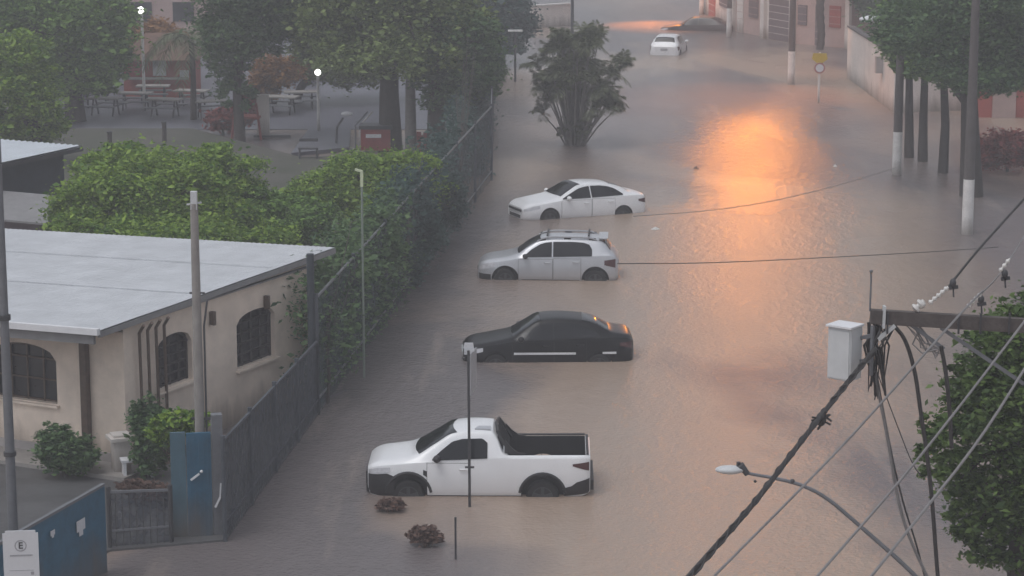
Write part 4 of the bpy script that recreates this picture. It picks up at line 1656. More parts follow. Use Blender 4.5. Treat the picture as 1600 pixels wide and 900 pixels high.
facade('terrace_house', 'terrace house front with lamp-lit pink in its wall colour behind the yellow sign', (1240, 68), (1326, 76), 5.2, M['pink_wall'], [('gate', 0.40, 0.52, -0.2, 2.3, M['purple_gate']), ('window', 0.08, 0.24, 1.1, 2.2, M['purple_gate']), ('window', 0.65, 0.85, 1.1, 2.3, M['red_wall'])])
facade('terrace_house', 'terrace house with a wide dark grey garage gate', (1196, 60), (1239, 68), 5.0, M['pale_wall'], [('garage_gate', 0.15, 0.88, -0.2, 2.6, M['purple_gate'])])
facade('terrace_house', 'pale terrace house between the two farthest utility poles and the garage gate', (1148, 48), (1194, 58), 5.4, M['pink_wall'], [('gate', 0.1, 0.3, -0.2, 2.3, M['pale_wall']), ('window', 0.5, 0.8, 1.0, 2.2, M['purple_gate'])])
facade('terrace_house', 'small far terrace house at the head of the flooded street', (1100, 20), (1146, 44), 5.0, M['pale_wall'], [('door', 0.2, 0.4, -0.2, 2.2, M['red_wall']), ('window', 0.55, 0.85, 1.0, 2.2, M['purple_gate'])])

# pale low wall at top centre left
vwall('low_wall', 'pale low wall under trees at the top, left of the palm clump', 'wall', (832, 44), (892, 40), 1.3, 0.25, M['pale_wall'], M['whitewash'])
t, zt = vpole('park_pole', 'dark thin pole rising behind the palm clump', 'pole', 894, 60, -120, 0.10, 0.08, M['metal_dark'])
t, zt = vpole('park_pole', 'short pole with a pale cap left of the palm clump', 'pole', 805, 128, 48, 0.06, 0.05, M['metal_dark'])
build('cap', MB().box((0.0, 0, zt), (0.7, 0.3, 0.07)), M['whitewash'], t, world=False)

# ------------------------------------------------------------------ vegetation
def leaves_mesh(name, centres, size, m, parent, flat=0.35, aspect=0.5):
    """one leaf blade (4-vertex folded rhombus) per centre"""
    n = len(centres)
    c = np.asarray(centres)
    sz = size * np.clip(rng.lognormal(0, 0.38, n), 0.4, 2.2)
    ax = rng.normal(size=(n, 3))
    ax[:, 2] *= flat
    ax[:, 2] -= 0.15
    ax /= np.linalg.norm(ax, axis=1)[:, None]
    nr = rng.normal(size=(n, 3)) + np.array([0, -0.1, 0.9])
    sd_ = np.cross(ax, nr)
    sd_ /= np.linalg.norm(sd_, axis=1)[:, None] + 1e-9
    nn = np.cross(sd_, ax)
    L_ = sz[:, None]
    a = c - ax * L_ * 0.5
    b = c + ax * L_ * 0.5
    l = c + sd_ * L_ * aspect * 0.5 + nn * L_ * 0.10
    r = c - sd_ * L_ * aspect * 0.5 + nn * L_ * 0.10
    v = np.stack([a, l, b, r], 1).reshape(-1, 3)
    me = bpy.data.meshes.new(name)
    me.vertices.add(4 * n)
    me.vertices.foreach_set('co', v.astype(np.float32).ravel())
    me.loops.add(4 * n)
    me.loops.foreach_set('vertex_index', np.arange(4 * n, dtype=np.int32))
    me.polygons.add(n)
    me.polygons.foreach_set('loop_start', np.arange(0, 4 * n, 4, dtype=np.int32))
    me.polygons.foreach_set('loop_total', np.full(n, 4, dtype=np.int32))
    me.update(calc_edges=True)
    me.materials.append(m)
    o = bpy.data.objects.new(name, me)
    COL.objects.link(o)
    if parent is not None:
        o.parent = parent
        c0 = np.array(parent.location)
        v = v - c0
        me.vertices.foreach_set('co', v.astype(np.float32).ravel())
        me.update()
    return o


def crown_points(blobs, n, clump=0.16, ncl=None, hollow=0.55):
    """clumped points in ellipsoids: blobs of (centre, (rx,ry,rz)), mostly near the surface, upper side favoured"""
    vol = np.array([b[1][0] * b[1][2] + 0.3 * b[1][0] * b[1][1] for b in blobs])
    vol = vol / vol.sum()
    pts = []
    cl_all = []
    for b, f in zip(blobs, vol):
        k = max(40, int(n * f))
        nc = max(8, int((ncl or 90) * f * len(blobs)) if ncl is None else int(ncl * f) + 6)
        u = rng.normal(size=(nc, 3))
        u /= np.linalg.norm(u, axis=1)[:, None]
        rad = rng.uniform(hollow, 1.05, nc)[:, None] ** 0.8
        cc = u * rad * np.array(b[1]) + np.array(b[0])
        cl_all.append(cc)
        idx = rng.integers(0, nc, k)
        s = clump * (b[1][0] + b[1][2]) * 0.5 * rng.uniform(0.6, 1.5, nc)
        p = cc[idx] + rng.normal(size=(k, 3)) * s[idx][:, None] * np.array([1.1, 1.1, 0.62])
        pts.append(p)
    return np.concatenate(pts), np.concatenate(cl_all)


def limbs(mb, base, ctrs, r0, top, n=9, jitter=0.2):
    base = Vector(base)
    top = Vector(top)
    mb.tube([base + Vector((0, 0, -0.5)), base.lerp(top, 0.33) + Vector((random.uniform(-.5, .5) * jitter, 0, 0)), base.lerp(top, 0.7) + Vector((random.uniform(-.5, .5) * jitter, 0, 0)), top],
            [r0 * 1.25, r0 * 0.95, r0 * 0.75, r0 * 0.45], 12)
    for i in range(n):
        c = Vector(ctrs[random.randrange(len(ctrs))])
        s = base.lerp(top, random.uniform(0.55, 1.0))
        mid = s.lerp(c, 0.5) + Vector((0, 0, (c - s).length * 0.12))
        mb.tube([s, mid, c], [r0 * 0.4, r0 * 0.22, r0 * 0.07], 7)


def tree(label, base, r0, blobs, n, leaf, lm, bark='bark', group=None, name='broadleaf_tree', cat='tree', top=None, nl=9, clump=0.16, ncl=None):
    t = thing(name, label, cat, tuple(base), 0, group)
    p, cl = crown_points(blobs, n, clump, ncl)
    p = p[p[:, 2] > 0.05]
    leaves_mesh('crown', p, leaf, M[lm], t)
    mb = MB()
    if top is None:
        b0 = max(blobs, key=lambda b: b[1][0])
        top = (b0[0][0] * 0.5 + base[0] * 0.5, b0[0][1] * 0.5 + base[1] * 0.5, b0[0][2])
    limbs(mb, base, cl, r0, top, nl)
    build('trunk', mb, M[bark], t, 60)
    return t


def blob(px, py, Y, rx, rz, ry=None):      # ellipsoid given by its place in the photo at distance Y
    c = PD(px, py, Y)
    k = mpp(Y)
    return ((c.x, c.y, c.z), (rx * k, (ry if ry else rx * k * 0.8), rz * k))


# big street-side trees, top centre
b = P(611, 236)
tree('broad tree with a thick dark trunk right behind the red play hut', b, 0.40,
     [blob(600, 20, b.y, 125, 62), blob(520, 45, b.y + 2, 60, 48), blob(690, 35, b.y - 1, 70, 55), blob(610, 85, b.y - 2, 110, 32), blob(610, -40, b.y, 150, 60)], 45500, 0.198, 'leaf_olive', nl=12, top=(b.x, b.y, 7))
b = P(682, 246)
tree('dark green tree with twin clumps just behind the mesh fence', b, 0.34,
     [blob(735, 110, b.y, 45, 42), blob(700, 150, b.y, 36, 30), blob(730, 60, b.y, 50, 40), blob(670, 95, b.y, 36, 40)], 22750, 0.182, 'leaf_dark', nl=10, top=(b.x, b.y, 6))
b = P(642, 240)
tree('pale trunked tree between the two dark trunks by the playground', b, 0.2, [blob(640, -20, b.y, 50, 40)], 5250, 0.190, 'leaf_green', bark='bark_pale', nl=5, top=(b.x + 0.1, b.y, 8))
b = P(780, 100)
tree('blue green tree at the top, left of the palm clump', b, 0.3,
     [blob(775, 25, b.y, 62, 45), blob(740, 10, b.y + 3, 55, 40), blob(790, 62, b.y - 1, 34, 28)], 15750, 0.228, 'leaf_blue', nl=8)
# top left trees
b = P(70, 262)
tree('bright green tree rising behind the corrugated shed roof at the left edge', b, 0.3,
     [blob(20, 160, b.y, 68, 62), blob(30, 100, b.y, 50, 50), blob(60, 190, b.y, 40, 34), blob(-40, 150, b.y, 60, 70)], 28000, 0.152, 'leaf_bright')
b = P(120, 190)
tree('large hazy tree filling the top left corner', b, 0.4,
     [blob(90, 40, b.y, 110, 70), blob(145, 80, b.y, 60, 50), blob(30, 10, b.y + 2, 90, 60), blob(130, 120, b.y - 1, 60, 34), blob(160, 30, b.y, 40, 40)], 38500, 0.213, 'leaf_green', nl=10)
b = P(376, 222)
tree('thin dark tree standing behind the hedge, left of the playground', b, 0.2,
     [blob(385, 45, b.y, 70, 45), blob(430, 25, b.y, 60, 34), blob(360, 90, b.y, 32, 44), blob(370, 145, b.y, 26, 30), blob(390, -20, b.y, 90, 40)], 28000, 0.167, 'leaf_dark', nl=9, top=(b.x, b.y, 6))
b = P(455, 160)
tree('olive tree behind the globe lamp by the playground', b, 0.2, [blob(540, 95, b.y, 80, 40), blob(520, 60, b.y, 60, 40)], 15750, 0.198, 'leaf_olive', nl=7)
b = P(232, 135)
tree('rusty leaved tree over the red kiosk', b, 0.2, [blob(235, 62, b.y, 55, 28), blob(200, 85, b.y + 1, 34, 28)], 10500, 0.198, 'leaf_orange', nl=6, group=None)
b = P(428, 165)
tree('orange flowering shrub left of the globe lamp', b, 0.1, [blob(430, 112, b.y, 42, 24), blob(410, 140, b.y, 26, 22)], 7875, 0.152, 'leaf_orange', name='flowering_shrub', cat='shrub', nl=5)
b = P(350, 210)
tree('low red leaved shrub beside the thin dark tree', b, 0.06, [blob(352, 188, b.y, 30, 18), blob(385, 172, b.y, 18, 26)], 2600, 0.16, 'leaf_red', name='shrub', cat='shrub', nl=4)

# hedge behind the house and along the fence
hg = 'hedge trees behind the peach house'
b = P(250, 455)
tree('wide leafy tree hanging over the grey metal house roof', b, 0.24,
     [blob(250, 305, b.y, 130, 62), blob(150, 325, b.y - 1, 72, 42), blob(330, 275, b.y + 1, 75, 48), blob(190, 262, b.y + 2, 72, 34), blob(320, 345, b.y - 1, 88, 32), blob(230, 368, b.y - 3.0, 140, 20), blob(120, 350, b.y - 3.0, 45, 22), blob(400, 375, b.y - 1.5, 80, 22)], 91000, 0.114, 'leaf_bright', group=hg, clump=0.13)
b = P(440, 450)
tree('rounded green tree where the house roof ends', b, 0.2,
     [blob(430, 350, b.y, 78, 38), blob(480, 345, b.y + 1, 46, 34), blob(395, 330, b.y, 50, 34)], 35000, 0.106, 'leaf_green', group=hg, clump=0.13)
b = P(600, 400)
tree('yellow green clipped tree top directly below the playground', b, 0.2,
     [blob(585, 288, b.y, 105, 46), blob(505, 300, b.y, 60, 32), blob(645, 275, b.y, 44, 36), blob(600, 340, b.y - 1, 75, 40)], 52500, 0.106, 'leaf_bright', group=hg, clump=0.13)
b = P(545, 540)
tree('dark climbing hedge inside the mesh fence near the house corner', b, 0.14,
     [blob(540, 420, b.y, 36, 50), blob(518, 510, b.y - 1, 18, 58, 0.6), blob(585, 380, b.y + 3, 36, 48), blob(512, 440, b.y - 1, 16, 44, 0.5), blob(560, 500, b.y + 2, 18, 42, 0.6)], 35000, 0.099, 'leaf_dark', group=hg, clump=0.13)
b = P(655, 430)
tree('dull blue green hedge along the middle of the mesh fence', b, 0.12,
     [blob(650, 360, b.y, 40, 48), blob(690, 315, b.y + 5, 34, 48), blob(625, 420, b.y - 2, 28, 42)], 21000, 0.106, 'leaf_blue', group=hg, clump=0.13)
b = P(722, 275)
tree('shadowy hedge inside the far end of the mesh fence', b, 0.12,
     [blob(720, 245, b.y, 36, 44), blob(738, 190, b.y + 12, 26, 40)], 14000, 0.129, 'leaf_blue', group=hg, clump=0.13)

def creeper(label, a, b, h, n, lm, leaf=0.13, w=0.5, m=14):
    bl = []
    for k in range(m):
        u = (k + 0.5) / m
        p = a + (b - a) * u
        for zz in (0.25, 0.6, 0.95):
            bl.append(((p.x - 0.38 + random.uniform(-.3, .25), p.y, h * zz + random.uniform(-.2, .2)), (w * random.uniform(.7, 1.3), (b - a).length / m * 0.9, h * 0.24)))
    return tree(label, Vector((a.x, a.y, 0)), 0.04, bl, n, leaf, lm, name='creeper', cat='creeper', nl=20, clump=0.35, top=(a.x + 0.1, a.y + 0.3, h * 0.8))


D1 = B + (C - B) * 0.38
creeper('dark green creeper smothering the near end of the mesh fence', B + (C - B) * 0.03, D1, 2.6, 17000, 'leaf_dark', w=0.4)
creeper('blue grey creeper hanging over the middle of the mesh fence', D1, B + (C - B) * 0.72, 2.6, 13000, 'leaf_blue', w=0.4)
creeper('dusky blue creeper on the far end of the mesh fence', B + (C - B) * 0.72, C2, 2.4, 7000, 'leaf_blue', leaf=0.17, w=0.35)

# shrubs round the house
def shrub(label, px, pyb, blobs, n, leaf, lm, name='shrub', nl=6):
    b = P(px, pyb)
    return tree(label, b, 0.04, [blob(x, y, b.y, rx, rz) for x, y, rx, rz in blobs], n, leaf, lm, name=name, cat='shrub', nl=nl, clump=0.14, top=(b.x, b.y, 0.5 if 'dry' not in name else 0.12))


shrub('bushy dark shrub in front of the peach house, left of the brown post', 102, 748, [(102, 705, 44, 32), (85, 680, 26, 20), (120, 715, 34, 24)], 6300, 0.091, 'leaf_dark')
t = shrub('dark tall shrub against the house corner by the pillar', 230, 750, [(230, 660, 24, 42), (235, 710, 28, 32)], 4200, 0.10, 'leaf_dark')
shrub('light green bush growing over the narrow blue gate', 280, 790, [(282, 660, 34, 20), (255, 675, 22, 22), (310, 655, 20, 12)], 3000, 0.10, 'leaf_bright')
shrub('sprawling brownish ground shrub by the garden bench', 240, 790, [(235, 768, 34, 14), (205, 760, 20, 10)], 1600, 0.10, 'leaf_dry')
shrub('half sunk dry bush at the front wheel of the white pickup', 611, 798, [(611, 790, 20, 10)], 700, 0.10, 'leaf_dry', name='dry_bush', nl=10)
shrub('round brown dry bush rising from water below the pickup', 665, 852, [(664, 838, 23, 16), (650, 834, 12, 11), (680, 842, 12, 10)], 2600, 0.075, 'leaf_dry', name='dry_bush', nl=12)

# palm clump in the street
def frond(mbx, s, dirx, length, droop, up0, nleaf=22, lw=0.045, ll=0.55):
    """arching frond: thin rachis plus paired leaflets"""
    s = Vector(s)
    d = Vector((math.cos(dirx), math.sin(dirx), 0))
    pts = []
    for k in range(9):
        t = k / 8
        pts.append(s + d * (length * t * math.cos(up0) * (1 - 0.15 * t)) + Vector((0, 0, length * (t * math.sin(up0) - droop * t * t))))
    mbx.tube(pts, [0.022 * (1 - 0.8 * k / 8) for k in range(9)], 4, cap=False)
    side = Vector((-d.y, d.x, 0))
    for k in range(2, nleaf):
        t = k / nleaf
        i = min(int(t * 8), 7)
        u = t * 8 - i
        p = pts[i].lerp(pts[i + 1], u)
        tg = (pts[i + 1] - pts[i]).normalized()
        l_ = ll * (0.35 + 0.65 * math.sin(math.pi * min(1, t * 0.9 + 0.1)))
        for s_ in (-1, 1):
            o = (side * s_ * 0.75 + tg * 0.55 + Vector((0, 0, random.uniform(-0.45, 0.1)))).normalized() * l_
            w = tg * lw
            tip = p + o + Vector((0, 0, -0.18 * l_))
            mbx.add([p - w * 0.5, p + o * 0.5 + w * 0.3, tip, p + o * 0.5 - w * 0.6], [(0, 1, 2, 3)])


b = P(902, 226)
t = thing('palm_clump', 'large multi-stemmed palm clump standing in the flooded street', 'palm', tuple(b))
fr_m = MB()
st_m = MB()
random.seed(3)
kk = mpp(b.y)
for i in range(74):
    a = random.uniform(0, 2 * math.pi)
    spread = random.uniform(0.1, 1.0) ** 0.7
    hgt = random.uniform(1.7, 4.8) - 0.7 * spread ** 2
    tip = Vector((b.x + 0.1 + math.cos(a) * spread * 1.75, b.y + math.sin(a) * spread * 1.5, hgt))
    s = Vector((b.x - 0.1 + math.cos(a) * 0.22, b.y + math.sin(a) * 0.22, -0.3))
    st_m.tube([s, s.lerp(tip, 0.5) + Vector((0, 0, 0.15)), tip], [0.04, 0.032, 0.02], 5)
    for k in range(7):
        frond(fr_m, tip, a + random.uniform(-1.9, 1.9), random.uniform(0.5, 1.05), random.uniform(0.2, 0.7), random.uniform(0.1, 1.4), 17, 0.05, 0.40)
for i in range(26):        # low skirt of young fronds
    a = random.uniform(0, 2 * math.pi)
    frond(fr_m, (b.x + math.cos(a) * 0.3, b.y + math.sin(a) * 0.3, random.uniform(0.1, 1.0)), a, random.uniform(0.7, 1.1), 0.5, random.uniform(0.5, 1.3), 16, 0.07, 0.34)
build('fronds', fr_m, M['leaf_palm'], t)
build('stems', st_m, M['bark_pale'], t, 60)

# drooping palm, top left
b = P(302, 188)
t = thing('palm_tree', 'small palm with long drooping fronds left of the thin dark tree', 'palm', tuple(b))
topz = PD(300, 62, b.y).z
build('trunk', MB().tube([(b.x, b.y, -0.3), (b.x + 0.05, b.y, topz * 0.5), (b.x, b.y, topz)], [0.16, 0.12, 0.12], 10), M['bark'], t, 60)
fm = MB()
for k in range(16):
    frond(fm, (b.x, b.y, topz), 2 * math.pi * k / 16 + random.uniform(-.2, .2), random.uniform(2.6, 3.6), random.uniform(0.7, 1.1), random.uniform(0.2, 0.9), 26, 0.09, 0.7)
build('fronds', fm, M['leaf_palm'], t)

# palm trunk by the pink house
b = P(1281, 77)
t = thing('palm_tree', 'rough palm trunk in front of the pink terrace house', 'palm', tuple(b))
tk = MB()
pts = [(b.x + 0.05 * math.sin(z * 2), b.y, z) for z in np.linspace(-0.4, 6.5, 30)]
tk.tube(pts, [0.20 + (0.045 if k % 2 else 0) for k in range(30)], 10)
build('trunk', tk, M['bark'], t, 60)
fm = MB()
for k in range(14):
    frond(fm, (b.x, b.y, 6.5), 2 * math.pi * k / 14, 2.6, 0.8, random.uniform(0.2, 0.9), 24, 0.09, 0.6)
build('fronds', fm, M['leaf_dark'], t)

# slim trees on the right pavement
gr = 'slim trees in a row on the right pavement'
for (px, pyb, lean, lb) in ((1421, 246, -3, 'slim dark tree trunk nearest to the utility pole beside the pale wall'), (1442, 252, 4, 'second slim tree from the utility pole beside the pale wall'),
                            (1473, 270, 2, 'third slim tree, next to the big rough trunk')):
    b = P(px, pyb)
    tp = PD(px + lean, 40, b.y)
    tree(lb, b, 0.17, [blob(px - 2, 66, b.y, 40, 38), blob(px + 8, 20, b.y + 2, 48, 36), blob(px + 12, 95, b.y - 1, 34, 28)], 14875, 0.152, 'leaf_green', group=gr, nl=6, top=(tp.x, tp.y, tp.z))
b = P(1519, 306)
tp = PD(1512, 60, b.y)
tree('big dark rough trunked tree behind the tallest white pole base', b, 0.36,
     [blob(1510, 70, b.y, 92, 60), blob(1570, 60, b.y, 70, 62), blob(1450, 40, b.y + 2, 75, 50), blob(1540, 125, b.y - 1, 66, 22), blob(1560, 0, b.y, 110, 50)], 52500, 0.152, 'leaf_dark', nl=12, top=(tp.x, tp.y, tp.z))
b = P(1350, 66)
tree('leafy tree overhanging the pale boundary wall at the top right', b, 0.25, [blob(1360, -14, b.y - 4, 40, 18), blob(1400, 0, b.y - 4, 60, 32), blob(1440, 30, b.y - 4, 55, 30)], 14000, 0.198, 'leaf_dark', nl=6)
b = P(1575, 268)
tree('low reddish shrub bed below the pink door panel', b, 0.06, [blob(1575, 232, b.y, 55, 26), blob(1530, 255, b.y, 26, 14)], 7350, 0.137, 'leaf_red', name='shrub', cat='shrub', nl=6)

# big foreground tree, bottom right
Yt = 34.0
tb = PD(1600, 1000, Yt)
base = (tb.x, Yt, 0)
tree('large leafy tree crowding the bottom right corner behind the power lines', base, 0.22,
     [blob(1575, 690, Yt, 105, 150), blob(1590, 560, Yt, 85, 85), blob(1640, 640, Yt, 110, 190), blob(1580, 830, Yt, 72, 75), blob(1490, 690, Yt - 0.5, 42, 46), blob(1458, 715, Yt - 0.7, 30, 42), blob(1450, 660, Yt - 0.5, 16, 14), blob(1505, 600, Yt, 34, 40), blob(1500, 800, Yt, 26, 50), blob(1600, 480, Yt, 22, 26)], 36000, 0.09, 'leaf_mid', nl=16, top=(tb.x, Yt, 5.5), clump=0.12)

# ------------------------------------------------------------------ playground and plaza
def at(px, py, z=0.0):
    return P(px, py, z)


b = at(498, 205, 0.12)
t = thing('park_lamp', 'lit white globe lamp on a pale post beside the playground', 'lamp', tuple(b))
z = PD(497, 113, b.y).z
build('post', MB().tube([(b.x, b.y, 0), (b.x, b.y, z - 0.1)], [0.07, 0.06], 10), M['whitewash'], t, 60)
build('globe', MB().ball((b.x, b.y, z), 0.13, 14, 10), M['lamp_on'], t, 60)
b = at(226, 170, 0.1)
t = thing('park_lamp', 'lit white lamp high among the trees at the top left', 'lamp', tuple(b))
z = PD(222, 16, b.y).z
build('post', MB().tube([(b.x, b.y, 0), (b.x, b.y, z - 0.1)], [0.07, 0.06], 10), M['whitewash'], t, 60)
build('globe', MB().ball((b.x - 0.05, b.y, z), 0.16, 14, 10), M['lamp_on'], t, 60)

# red play hut with ladder and slide
b = at(588, 232, 0.12)
t = thing('play_hut', 'small red play hut with a white stripe beside the thick tree trunk', 'play hut', tuple(b))
Zb = lambda py: PD(588, py, b.y).z
build('wall', MB().box((b.x, b.y, (Zb(200) + 0.1) / 2), (1.15, 0.9, Zb(200) - 0.1)), M['red'], t)
build('roof', MB().box((b.x, b.y, Zb(197)), (1.3, 1.0, 0.14)), M['metal_dark'], t)
build('stripe', MB().box((b.x - 0.08, b.y - 0.47, Zb(210)), (0.6, 0.04, 0.14)), M['trim_white'], t)
b2_ = at(558, 228, 0.12)
t = thing('play_ladder', 'white bent ladder frame leaning to the red play hut', 'ladder', tuple(b2_))
for dx in (-0.06, 0.12):
    p0 = (b2_.x + dx, b2_.y, 0)
    p1 = (b2_.x + dx, b2_.y, PD(560, 196, b2_.y).z)
    p2 = (b2_.x + dx + 0.45, b2_.y + 0.6, PD(577, 178, b2_.y).z)
    build('rail', MB().tube([p0, p1, p2], 0.035, 8), M['whitewash'] if dx > 0 else M['metal_grey'], t)
rg_ = MB()
for k in range(5):
    zz = 0.2 + k * 0.22
    rg_.bar((b2_.x - 0.06, b2_.y, zz), (b2_.x + 0.12, b2_.y, zz), 0.025)
build('rungs', rg_, M['metal_grey'], t)
b = at(535, 225, 0.12)
t = thing('spring_rider', 'white headed dark play post left of the red hut', 'play post', tuple(b))
build('post', MB().tube([(b.x - 0.25, b.y, 0), (b.x - 0.2, b.y, 0.8), (b.x + 0.05, b.y, PD(540, 184, b.y).z)], 0.045, 8), M['metal_dark'], t)
build('head', MB().ball((b.x + 0.2, b.y, PD(546, 178, b.y).z), 0.22, 12, 8, (1.1, 0.5, 0.45)), M['trim_white'], t)
b = at(482, 247, 0.12)
t = thing('park_bench', 'dark metal bench on the pale paving below the globe lamp', 'bench', tuple(b))
build('seat', MB().box((b.x, b.y, 0.5), (0.75, 0.35, 0.06)), M['metal_dark'], t)
build('backrest', MB().bar((b.x - 0.36, b.y + 0.16, 0.8), (b.x + 0.36, b.y + 0.16, 0.8), 0.05, 0.12), M['metal_dark'], t)
for dx in (-0.33, 0.33):
    build('leg', MB().box((b.x + dx, b.y, 0.25), (0.06, 0.3, 0.5)), M['metal_dark'], t)
b = at(695, 238, 0.12)
t = thing('park_fence', 'low red boarded barrier between dark trunk and mesh fence', 'barrier', tuple(b))
pm = MB()
for k in range(9):
    pm.box((b.x - 1.0 + k * 0.26, b.y, 0.5), (0.18, 0.05, 0.85))
build('board', pm, M['red'], t)
build('rail', MB().bar((b.x - 1.1, b.y + 0.05, 0.75), (b.x + 1.2, b.y + 0.05, 0.75), 0.07), M['red_wall'], t)
b = at(412, 212, 0.1)
t = thing('panel_post', 'pale pinkish upright panel between the orange shrub and red shrub', 'panel', tuple(b))
build('panel', MB().box((b.x, b.y, 0.9), (0.5, 0.15, 1.8)), M['pale_wall'], t)
build('foot', MB().box((b.x + 0.35, b.y, 0.08), (1.5, 0.2, 0.1)), M['metal_dark'], t)
# climbing frame
b = at(385, 215, 0.1)
t = thing('climbing_frame', 'small red climbing frame behind the hedge by the thin dark tree', 'climbing frame', tuple(b))
for dx, dy in ((-0.6, 0), (0.6, 0), (-0.6, 0.9), (0.6, 0.9)):
    build('post', MB().tube([(b.x + dx, b.y + dy, 0), (b.x + dx * 0.7, b.y + dy, 1.5)], 0.05, 8), M['red'], t)
build('platform', MB().box((b.x, b.y + 0.45, 0.9), (1.1, 1.0, 0.08)), M['red_wall'], t)
# posts at hedge edge
for px, pyb, lb in ((172, 238, 'thick short brown post at the left of the park behind the hedge'), (257, 222, 'small dark post stub on the park lawn behind the hedge')):
    b = at(px, pyb, 0.12)
    t = thing('park_post', lb, 'post', tuple(b))
    build('post', MB().tube([(b.x, b.y, 0), (b.x, b.y, 0.9)], 0.09, 8), M['bark'], t)
    build('cap', MB().box((b.x, b.y, 0.92), (0.2, 0.2, 0.05)), M['metal_dark'], t)
# kiosk
b = at(250, 150, 0.1)
k = mpp(b.y)
t = thing('kiosk', 'red kiosk with a bright white shutter under the rusty tree', 'kiosk', tuple(b))
Zk = lambda py: PD(250, py, b.y).z
build('wall', MB().box((b.x, b.y + 1, Zk(92) / 2), (110 * k, 2, Zk(92))), M['red_wall'], t)
s0 = PD(249, 105, b.y - 0.05)
build('shutter', MB().box((s0.x, s0.y, s0.z), (20 * k, 0.1, 26 * k)), M['sign_white'], t)
s0 = PD(288, 116, b.y - 0.05)
build('shutter', MB().box((s0.x, s0.y, s0.z), (14 * k, 0.1, 12 * k)), M['sign_white'], t)
zz = Zk(92)
build('roof', MB().add([(b.x - 62 * k, b.y - 0.7, zz), (b.x + 62 * k, b.y - 0.7, zz), (b.x + 62 * k, b.y + 3, zz), (b.x - 62 * k, b.y + 3, zz), (b.x - 25 * k, b.y + 1.1, zz + 1.1), (b.x + 25 * k, b.y + 1.1, zz + 1.1)],
                       [(0, 1, 5, 4), (1, 2, 5), (2, 3, 4, 5), (3, 0, 4), (3, 2, 1, 0)]), M['tile'], t)
build('counter', MB().box((b.x, b.y - 0.25, 0.95), (90 * k, 0.4, 0.08)), M['concrete'], t)
# pink building behind top left
b = at(255, 62)
t = thing('far_house', 'hazy dusky pink house behind the high lamp at the top left', 'house', tuple(b))
build('wall', MB().box((b.x, b.y + 3, 2.6), (6.5, 6, 5.8)), M['pink_wall'], t)
build('window', MB().box((b.x - 1.2, b.y - 0.02, 1.6), (1.2, 0.12, 1.1)), M['dark_glass'], t)
build('window', MB().box((b.x + 1.2, b.y - 0.02, 1.6), (1.2, 0.12, 1.1)), M['dark_glass'], t)
build('roof', MB().prism([(b.x - 3.6, b.y - 0.5, 5.5), (b.x + 3.6, b.y - 0.5, 5.5), (b.x + 3.6, b.y + 3, 6.9), (b.x - 3.6, b.y + 3, 6.9)], (0, 0, 0.12)), M['tile'], t)
b = at(476, 128)
k = mpp(b.y)
t = thing('white_booth', 'pale narrow booth behind the orange flowering shrub', 'booth', tuple(b))
zt = PD(476, 56, b.y).z
build('wall', MB().box((b.x, b.y + 0.6, zt / 2), (38 * k, 1.2, zt)), M['plaster_grey'], t)
build('roof', MB().box((b.x, b.y + 0.6, zt + 0.05), (44 * k, 1.5, 0.1)), M['trim_white'], t)
build('door', MB().box((b.x + 0.1, b.y - 0.01, 1.05), (0.7, 0.08, 2.0)), M['fascia'], t)

# plaza tables
tg_ = 'outdoor tables with benches on the wet plaza'
tb_spots = [(120, 168), (165, 180), (212, 172), (258, 182), (300, 168), (150, 158), (240, 160), (440, 178), (470, 170), (330, 185)]
tb_lab = ['plaza table farthest left under the large hazy tree', 'plaza table second from left, nearest the hedge', 'plaza table under the rusty tree, front row', 'plaza table in the front row below the kiosk shutter',
          'plaza table right beside the small palm trunk', 'plaza table in the back row at the left', 'plaza table in the back row below the kiosk', 'plaza table right of the pale upright panel', 'plaza table closest to the globe lamp post',
          'plaza table between the small palm and the red shrub']
proto = None
for (px, py), lb in zip(tb_spots, tb_lab):
    p = at(px, py, 0.03)
    if proto is None:
        proto = thing('plaza_table', lb, 'table', tuple(p), 0.2, tg_)
        build('tabletop', MB().box((0, 0, 0.76), (1.5, 0.8, 0.06)), M['concrete'], proto, world=False)
        for s in (-1, 1):
            build('bench_seat', MB().box((0, s * 0.75, 0.46), (1.5, 0.28, 0.05)), M['metal_grey'], proto, world=False)
            build('leg', MB().bar((s * 0.5, -0.75, 0.43), (s * 0.5, 0.75, 0.43), 0.05).bar((s * 0.5, -0.35, 0), (s * 0.5, -0.1, 0.74), 0.06).bar((s * 0.5, 0.35, 0), (s * 0.5, 0.1, 0.74), 0.06), M['metal_dark'], proto, world=False)
    else:
        c = copy_tree(proto)
        c.location = p
        c.rotation_euler = (0, 0, random.uniform(-0.3, 0.4))
        c['label'] = lb

# floating litter
for px, py, s, lb in ((1024, 358, 0.16, 'pale scrap of litter floating right of the white sedan'), (1088, 263, 0.13, 'dark scrap floating left of the orange lamp glow'), (1305, 260, 0.09, 'tiny pale scrap floating right of the orange glow')):
    p = P(px, py, 0.01)
    mb = MB().add([(p.x - s, p.y, 0.0), (p.x + s * 0.4, p.y - s, 0.01), (p.x + s, p.y + s * 0.5, 0.0), (p.x, p.y + s, 0.03), (p.x, p.y, 0.09)], [(0, 1, 4), (1, 2, 4), (2, 3, 4), (3, 0, 4), (3, 2, 1, 0)])
    tag(build('floating_litter', mb, M['litter'] if 'pale' in lb else M['brown']), lb, 'litter')

# ------------------------------------------------------------------ power line hardware in the foreground
Yp = 32.0
kp = mpp(Yp)


def Q(px, py, dy=0.0):
    return PD(px, py, Yp + dy)


